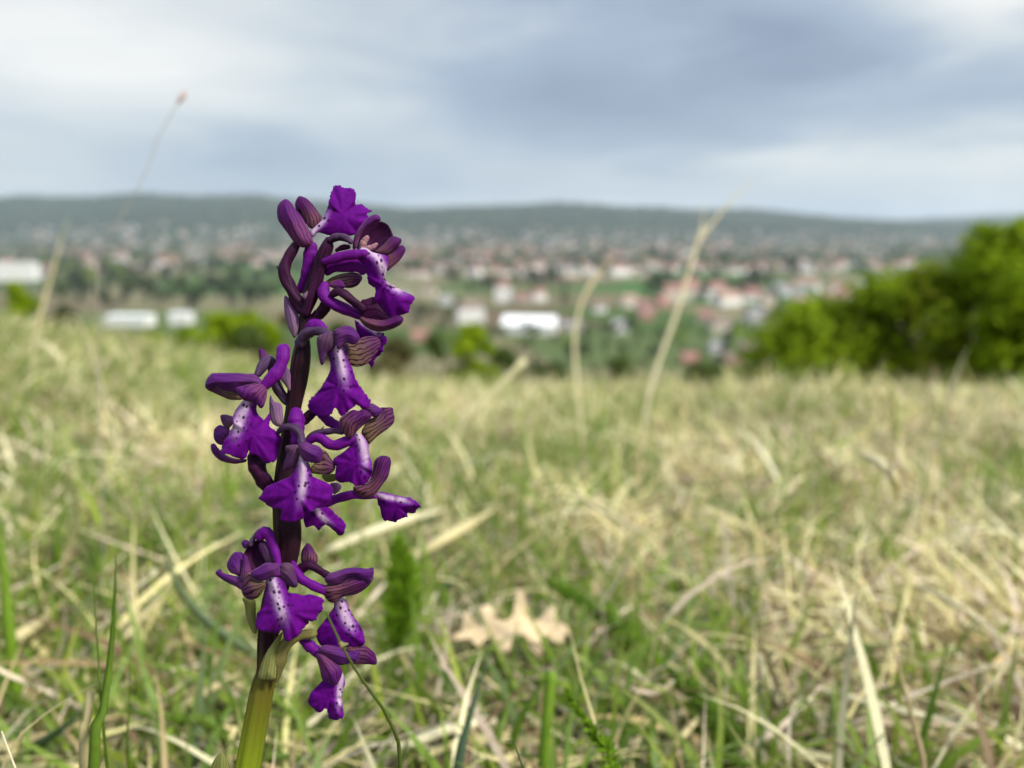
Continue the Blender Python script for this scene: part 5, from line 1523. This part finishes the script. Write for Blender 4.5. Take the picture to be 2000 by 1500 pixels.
ribbon('grass_blade', px3([(375, 1500, 0.29), (386, 1400, 0.295), (396, 1270, 0.30), (398, 1230, 0.302)]), 0.0044, 'grey green blade standing upright between green blade and orchid stem', 'grass blade', GRG, M_GREEN, 0.2)
ribbon('grass_blade', px3([(520, 1300, 0.36), (470, 1262, 0.36), (400, 1210, 0.36), (345, 1140, 0.36), (308, 1030, 0.365)]), 0.0050, 'long grey green blade sloping down to the orchid stem', 'grass blade', GRG, M_GREEN, 0.4)
ribbon('grass_blade', px3([(460, 1385, 0.26), (440, 1340, 0.26), (415, 1300, 0.26)]), 0.0026, 'short green blade slanting close to the lower orchid stem', 'grass blade', GR, M_GREEN, 0.2)
ribbon('grass_blade', px3([(18, 1240, 0.33), (12, 1170, 0.33), (4, 1080, 0.33), (-2, 1000, 0.335)]), 0.0052, 'broad light green blade at the edge of the meadow scene', 'grass blade', GRB, M_GREEN, 0.3)
ribbon('grass_blade', px3([(125, 1140, 0.45), (110, 1060, 0.45), (130, 960, 0.46)]), 0.0048, 'green blade curving upright above the straw on the left', 'grass blade', GR, M_GREEN, 0.4)
ribbon('grass_blade', lying([(5, 1495, 0.006), (70, 1458, 0.03), (140, 1408, 0.045), (172, 1362, 0.05)]), 0.0052, 'dark grey green blade lying low in the lower left corner', 'grass blade', GRD, M_GREEN, 0.3)
ribbon('grass_blade', lying([(420, 1420, 0.030), (330, 1405, 0.034), (210, 1380, 0.034)]), 0.0045, 'green blade lying flat behind the tall green blade', 'grass blade', GR, M_GREEN, 0.2)
ribbon('grass_blade', px3([(-12, 1440, 0.155), (5, 1465, 0.155), (32, 1505, 0.155)][::-1]), 0.0014, 'whitish dry blade cutting the lower left corner', 'grass blade', PALE, M_DRY, 0.1)
ribbon('dry_stalk', px3([(10, 1480, 0.19), (50, 1430, 0.19), (110, 1378, 0.192), (192, 1333, 0.195)]), 0.0012, 'thin arched dry stalk in front of the dark green blade', 'dry stalk', DRYC, M_DRY, 0.2)
reed_specs = []

# blades around the foot on the right
ribbon('grass_blade', px3([(893, 1505, 0.235), (912, 1420, 0.237), (933, 1345, 0.24), (957, 1280, 0.243)]), 0.0037, 'blue green blade rising through the pale bent stalk', 'grass blade', (0.085, 0.140, 0.075), M_GREEN, 0.3)
ribbon('grass_blade', px3([(1024, 1505, 0.168), (1004, 1475, 0.168), (988, 1448, 0.168)]), 0.0013, 'dark green blade tip poking up from below', 'grass blade', GRD, M_GREEN, 0.1)
ribbon('grass_blade', px3([(1062, 1500, 0.27), (1068, 1400, 0.272), (1076, 1310, 0.275)]), 0.0046, 'fresh green blade with a blunt light tip behind the short feathery leaf', 'grass blade', GRB, M_GREEN, 0.2, tip=False)
ribbon('grass_blade', px3([(1010, 1420, 0.28), (1040, 1370, 0.282), (1072, 1312, 0.285)]), 0.0036, 'green blade leaning onto the blunt tipped one', 'grass blade', GR, M_GREEN, 0.2)
ribbon('grass_blade', px3([(970, 1440, 0.27), (985, 1405, 0.272), (992, 1350, 0.275)]), 0.0052, 'short broad green blade below the dry oak leaf', 'grass blade', (0.15, 0.22, 0.03), M_GREEN, 0.2)
ribbon('dry_stalk', lying([(700, 1520, 0.012), (760, 1475, 0.022), (830, 1440, 0.030), (900, 1418, 0.032), (968, 1404, 0.030)]), 0.0038, 'thick pale bent stalk lying across the turf right of the orchid', 'dry stalk', PALE, M_DRY, 0.2, tip=False, root=False)
ribbon('dry_stalk', lying([(640, 1075, 0.045), (720, 1040, 0.055), (800, 1012, 0.06), (870, 995, 0.055)]), 0.0062, 'long pale blade lying level behind the orchid below the edge on lip', 'dry stalk', PALE, M_DRY, 0.2, root=False)
ribbon('dry_stalk', lying([(795, 1100, 0.035), (850, 1062, 0.05), (905, 1030, 0.055), (968, 993, 0.055)]), 0.0068, 'broad straw blade slanting up from the dark feathery leaf', 'dry stalk', (0.64, 0.55, 0.29), M_DRY, 0.2, root=False)
ribbon('dry_stalk', lying([(800, 1245, 0.02), (830, 1195, 0.03), (858, 1150, 0.035)]), 0.0045, 'short pale straw piece beside the dark feathery leaf', 'dry stalk', PALE, M_DRY, 0.2, root=False)
ribbon('dry_stalk', lying([(550, 1490, 0.01), (575, 1440, 0.02), (620, 1400, 0.026), (660, 1370, 0.026)]), 0.0026, 'pale curved straw right of the lower orchid stem', 'dry stalk', PALE, M_DRY, 0.3, root=False)
ribbon('dry_stalk', lying([(610, 1475, 0.016), (650, 1420, 0.024), (690, 1360, 0.026)]), 0.0018, 'narrow straw leaning behind the lowest flower', 'dry stalk', DRYC, M_DRY, 0.3, root=False)
ribbon('dry_stalk', lying([(230, 1260, 0.03), (275, 1210, 0.035), (320, 1160, 0.035), (345, 1140, 0.03)]), 0.0042, 'straight straw lying between the tall green blade and the sloping one', 'dry stalk', DRYC, M_DRY, 0.2, root=False)
ribbon('dry_stalk', lying([(0, 1262, 0.03), (45, 1235, 0.035), (100, 1200, 0.035)]), 0.0055, 'broad straw piece at the edge below the light green blade', 'dry stalk', (0.60, 0.52, 0.28), M_DRY, 0.2, root=False)
ribbon('dry_stalk', lying([(330, 1400, 0.03), (400, 1350, 0.035), (480, 1310, 0.03)]), 0.0036, 'straw lying behind the grey green upright blade', 'dry stalk', DRYC, M_DRY, 0.2, root=False)
ribbon('dry_stalk', px3([(1805, 1510, 0.25), (1792, 1440, 0.252), (1762, 1330, 0.256), (1738, 1240, 0.26), (1726, 1185, 0.262)]), 0.0018, 'thin tan stalk leaning upright at the right of the meadow', 'dry stalk', (0.52, 0.40, 0.22), M_DRY, 0.2)
ribbon('dry_stalk', lying([(1480, 1275, 0.03), (1500, 1330, 0.03), (1532, 1392, 0.025)]), 0.0038, 'short straw pointing down in the middle of the right turf', 'dry stalk', (0.62, 0.54, 0.32), M_DRY, 0.2, root=False)
ribbon('dry_stalk', lying([(1575, 1340, 0.03), (1680, 1368, 0.034), (1800, 1395, 0.034), (1930, 1425, 0.03)]), 0.0034, 'long pale stalk lying level in the lower right', 'dry stalk', PALE, M_DRY, 0.3, root=False)
ribbon('dry_stalk', lying([(1285, 1500, 0.02), (1330, 1440, 0.026), (1388, 1375, 0.03)]), 0.0028, 'tan stalk slanting next to the short feathery leaf', 'dry stalk', DRYC, M_DRY, 0.3, root=False)
ribbon('dry_stalk', lying([(1780, 1140, 0.05), (1860, 1175, 0.055), (1950, 1240, 0.05), (2010, 1290, 0.045)]), 0.0034, 'long arching straw sinking towards the right edge', 'dry stalk', (0.62, 0.54, 0.32), M_DRY, 0.2, root=False)
ribbon('dry_stalk', lying([(1930, 1390, 0.02), (1945, 1330, 0.035), (1975, 1270, 0.04)]), 0.0022, 'thin curved straw near the lower right corner', 'dry stalk', DRYC, M_DRY, 0.4, root=False)
ribbon('dry_stalk', lying([(1120, 960, 0.06), (1200, 1010, 0.065), (1300, 1060, 0.06)]), 0.0050, 'pale straw sloping down in the middle distance of the turf', 'dry stalk', (0.62, 0.54, 0.30), M_DRY, 0.2, root=False)
ribbon('dry_stalk', lying([(1675, 885, 0.09), (1720, 905, 0.12), (1755, 950, 0.10), (1740, 1000, 0.06)]), 0.0060, 'dead blade curled into a loop on the right', 'dry stalk', (0.66, 0.58, 0.34), M_DRY, 0.3, root=False)

# tall dry stalks against town and sky
o = reed('tall_grass_stalk', px3([(1262, 800, 1.0), (1282, 720, 1.0), (1318, 620, 1.0), (1352, 510, 1.0), (1372, 445, 1.0)]), [0.0022, 0.0027, 0.0029, 0.0029, 0.0025], '', '', (0.76, 0.68, 0.46))
tag(o, 'tall forked dry grass stalk left of the shrub row', 'dry stalk')
bl = np.array(o.location)
for rows, r0 in (([(1366, 470, 1.0), (1400, 425, 1.0), (1448, 372, 1.0), (1470, 350, 1.0)], 0.0026), ([(1368, 455, 1.0), (1374, 420, 1.0), (1376, 395, 1.0)], 0.0015)):
    Cq = catmull(px3(rows), 12)
    me = tube_mesh('branch', Cq - bl, np.linspace(r0, 0.0005, 12), 7); set_col(me, np.tile((0.70, 0.63, 0.42), (len(me.vertices), 1)))
    put('branch', me, M_DRY, o)
o = reed('tall_grass_stalk', px3([(1135, 850, 1.05), (1128, 760, 1.05), (1122, 660, 1.05), (1140, 580, 1.05), (1168, 530, 1.05)]), [0.0020, 0.0024, 0.0026, 0.0023, 0.0014], '', '', (0.74, 0.67, 0.42))
tag(o, 'tall dry grass stalk bending over right of the white warehouse', 'dry stalk')
bl = np.array(o.location)
Cq = catmull(px3([(1140, 582, 1.05), (1168, 540, 1.05), (1200, 498, 1.05)]), 10)
me = tube_mesh('branch', Cq - bl, np.linspace(0.0020, 0.0009, 10), 7); set_col(me, np.tile((0.62, 0.50, 0.32), (len(me.vertices), 1)))
put('branch', me, M_DRY, o)
ribbon('dry_stalk', px3([(900, 830, 0.85), (950, 780, 0.85), (1025, 703, 0.85)]), 0.0075, 'pale straw slanting up at the meadow edge below the warehouse', 'dry stalk', (0.66, 0.60, 0.34), M_DRY, 0.1, tip=False)
o = reed('seed_stalk', px3([(190, 560, 0.42), (212, 468, 0.42), (262, 382, 0.42), (292, 318, 0.42), (312, 260, 0.42), (355, 192, 0.42)]), [0.00036, 0.00036, 0.0003, 0.00026, 0.00026, 0.00026], '', '', (0.42, 0.37, 0.31))
tag(o, 'thin tall stalk with a small seed head against the sky', 'seed stalk')
hd = put('seed_head', tube_mesh('seed_head', px3([(349, 200, 0.42), (356, 190, 0.42), (362, 180, 0.42)]) - np.array(o.location), np.array([0.0009, 0.0016, 0.0009]), 10, 5, 0.15), M_DRY, o)
set_col(hd.data, np.tile((0.62, 0.50, 0.45), (len(hd.data.vertices), 1)))
ribbon('dry_stalk', px3([(64, 680, 1.3), (80, 610, 1.3), (105, 520, 1.3), (132, 425, 1.3)]), 0.0070, 'leaning pale blade in front of the wood on the left', 'dry stalk', (0.62, 0.55, 0.32), M_DRY, 0.1)
ribbon('dry_stalk', px3([(1852, 780, 1.1), (1872, 720, 1.1), (1890, 680, 1.1)]), 0.005, 'pale grass stem in front of the tallest shrub', 'dry stalk', (0.55, 0.50, 0.34), M_DRY, 0.1)
ribbon('dry_stalk', px3([(1545, 790, 1.2), (1570, 745, 1.2), (1592, 712, 1.2)]), 0.006, 'pale straw leaning at the foot of the low dark shrub', 'dry stalk', (0.62, 0.54, 0.34), M_DRY, 0.1)
ribbon('dry_stalk', px3([(1680, 740, 1.2), (1705, 733, 1.2), (1735, 745, 1.2), (1745, 775, 1.2)][::-1]), 0.010, 'bent yellowish blade at the foot of the reddish shrub', 'dry stalk', (0.56, 0.55, 0.22), M_DRY, 0.1)
ribbon('dry_stalk', px3([(115, 740, 1.6), (112, 700, 1.6), (80, 672, 1.6), (50, 676, 1.6)]), 0.021, 'broken pale blade folded flat at the left meadow edge', 'dry stalk', (0.70, 0.64, 0.40), M_DRY, 0.1)
ribbon('dry_stalk', px3([(160, 640, 0.75), (120, 622, 0.75), (80, 632, 0.75)]), 0.004, 'thin pale blade arching over at the left meadow edge', 'dry stalk', (0.55, 0.50, 0.30), M_DRY, 0.1)


# feathery leaves (fine leaflets along a rib)
def feather(P, width, label, col, n=60, seed=0, dens=1.0, start=0.25):
    rng = np.random.default_rng(seed)
    P = np.asarray(P, float)
    g = P[0].copy(); g[2] = float(gz(g[0], g[1])) - 0.003
    if P[0][2] - g[2] > 0.004: P = np.vstack([g, P])
    C = catmull(P, n); base = C[0].copy()
    root = empty('feathery_leaf', base)
    tag(root, label, 'feathery leaf')
    T = np.gradient(C, axis=0); T /= np.linalg.norm(T, axis=1)[:, None]
    sd = np.cross(T, CAM - C); sd /= np.linalg.norm(sd, axis=1)[:, None]
    nm = np.cross(sd, T)
    me = tube_mesh('rib', C - base, np.linspace(0.0008, 0.0003, n), 6); set_col(me, np.tile(np.asarray(col) * 1.2, (len(me.vertices), 1)))
    put('rib', me, M_GREEN, root)
    V, Fq, cc = [], [], []
    i0 = int(n * start)
    for i in range(i0, n):
        s = (i - i0) / (n - i0)
        L = width * 0.5 * (0.62 + 0.38 * np.sin(np.pi * min(1.0, s * 1.15 + 0.05))) * (1 - s ** 7) ** 0.5
        for _ in range(int(14 * dens)):
            a = rng.uniform(0, 6.283)
            dv = sd[i] * np.cos(a) + nm[i] * np.sin(a) * 0.7 + T[i] * rng.uniform(0.1, 0.9)
            dv /= np.linalg.norm(dv)
            l = L * rng.uniform(0.5, 1.1); w = 0.00045 * rng.uniform(0.7, 1.5)
            c0 = C[i] + T[i] * rng.normal() * 0.0005 - base
            q = np.cross(dv, rng.normal(size=3)); q /= np.linalg.norm(q)
            k0 = len(V)
            V += [c0 - q * w * 0.5, c0 + q * w * 0.5, c0 + dv * l * 0.6 + q * w, c0 + dv * l + T[i] * l * 0.2, c0 + dv * l * 0.6 - q * w]
            Fq += [(k0, k0 + 1, k0 + 2, k0 + 4), (k0 + 4, k0 + 2, k0 + 3, k0 + 3)]
            cc += [np.asarray(col) * rng.uniform(0.6, 1.4)] * 5
    me = bpy.data.meshes.new('leaflets')
    me.from_pydata([tuple(v) for v in V], [], [f if f[2] != f[3] else f[:3] for f in Fq])
    set_col(me, np.array(cc))
    o = put('leaflets', me, M_GREEN, root); o['kind'] = 'stuff'
    return root


feather(px3([(768, 1290, 0.36), (780, 1230, 0.36), (790, 1150, 0.36), (778, 1055, 0.36)]), 0.0275, 'dark green feathery leaf standing upright right of the orchid', (0.200, 0.330, 0.022), 90, 1, 1.7, 0.40)
feather(px3([(1196, 1515, 0.205), (1165, 1440, 0.206), (1130, 1390, 0.207), (1106, 1350, 0.208)]), 0.0078, 'short narrow feathery leaf at the bottom of the meadow', (0.150, 0.260, 0.014), 80, 2, 1.2)
feather(px3([(1300, 1330, 0.355), (1240, 1250, 0.375), (1160, 1185, 0.40), (1065, 1135, 0.425)]), 0.019, 'long feathery leaf sloping across the turf right of the oak leaf', (0.150, 0.260, 0.018), 80, 3, 1.2)
feather(px3([(1420, 1440, 0.295), (1370, 1370, 0.31), (1310, 1310, 0.33)]), 0.014, 'feathery leaf curling below the long sloping one', (0.110, 0.190, 0.015), 60, 4, 1.0)

# the dry oak leaf
cen = hit(1000, 1230, 0.044)
outl = [(-1.0, 0.02), (-0.92, 0.06), (-0.80, 0.10), (-0.78, 0.30), (-0.66, 0.34), (-0.56, 0.14), (-0.44, 0.16), (-0.46, 0.44), (-0.30, 0.52), (-0.24, 0.28), (-0.14, 0.16), (0.02, 0.20), (0.10, 0.42), (0.16, 0.60), (0.30, 0.60), (0.32, 0.38), (0.38, 0.20), (0.52, 0.22), (0.70, 0.42), (0.80, 0.34), (0.78, 0.16), (0.92, 0.12), (1.0, 0.03),
        (0.98, -0.06), (0.86, -0.10), (0.82, -0.26), (0.66, -0.24), (0.60, -0.12), (0.46, -0.14), (0.44, -0.40), (0.32, -0.60), (0.20, -0.48), (0.18, -0.18), (0.06, -0.14), (-0.06, -0.24), (-0.14, -0.44), (-0.30, -0.36), (-0.30, -0.14), (-0.46, -0.12), (-0.56, -0.26), (-0.66, -0.20), (-0.70, -0.08), (-0.9, -0.06), (-1.0, -0.02)]
E = closed_curve(np.array(outl), 3, 0.5)
gq = np.stack(np.meshgrid(np.arange(-1, 1, 0.07), np.arange(-0.8, 0.9, 0.07)), -1).reshape(-1, 2)
gq = gq[poly_inside(E, gq)]; gq = gq[seg_dist(E, gq)[0] > 0.035]
A = np.vstack([E, gq])
rv, re_, rf, *_ = geometry.delaunay_2d_cdt([Vector((float(a), float(b))) for a, b in A], [], [list(range(len(E)))], 1, 1e-5)
A = np.array([(v.x, v.y) for v in rv])
sz = 0.029
zc = 0.26 * np.abs(A[:, 1]) ** 1.2 - 0.15 * A[:, 0] ** 2 + 0.12 * np.sin(A[:, 0] * 7 + 1) * np.abs(A[:, 1]) * 2
me = bpy.data.meshes.new('oak_leaf')
me.from_pydata(np.stack([A[:, 0], A[:, 1], zc], -1).dot(np.diag([sz, sz, sz])).tolist(), [], [list(f) for f in rf])
me.polygons.foreach_set('use_smooth', [True] * len(me.polygons))
set_col(me, np.tile((0.70, 0.54, 0.33), (len(A), 1)) * (0.75 + 0.25 * RNG.random((len(A), 1)) + 0.15 * np.sin(A[:, :1] * 5 + A[:, 1:] * 7)))
o = put('oak_leaf', me, M_DRY, None, cen)
o.rotation_euler = (0.44, 0.06, 0.22)
md = o.modifiers.new('thickness', 'SOLIDIFY'); md.thickness = 0.0003
tag(o, 'dry tan oak leaf with lobed edges lying on the turf', 'dead leaf')
for i, (pa, pb) in enumerate((((-1.0, 0), (1.0, 0)), ((-0.4, 0), (-0.15, 0.42)), ((-0.4, 0), (-0.17, -0.42)), ((0.1, 0), (0.35, 0.42)), ((0.1, 0), (0.33, -0.44)))):
    q = np.linspace(0, 1, 8)[:, None]; L2 = np.array(pa) * (1 - q) + np.array(pb) * q
    zq = 0.26 * np.abs(L2[:, 1]) ** 1.2 - 0.15 * L2[:, 0] ** 2 + 0.12 * np.sin(L2[:, 0] * 7 + 1) * np.abs(L2[:, 1]) * 2
    vm = tube_mesh('vein', np.column_stack([L2, zq]) * sz, np.linspace(0.0005, 0.0002, 8), 5)
    set_col(vm, np.tile((0.62, 0.45, 0.24), (len(vm.vertices), 1)))
    put('vein', vm, M_DRY, o)
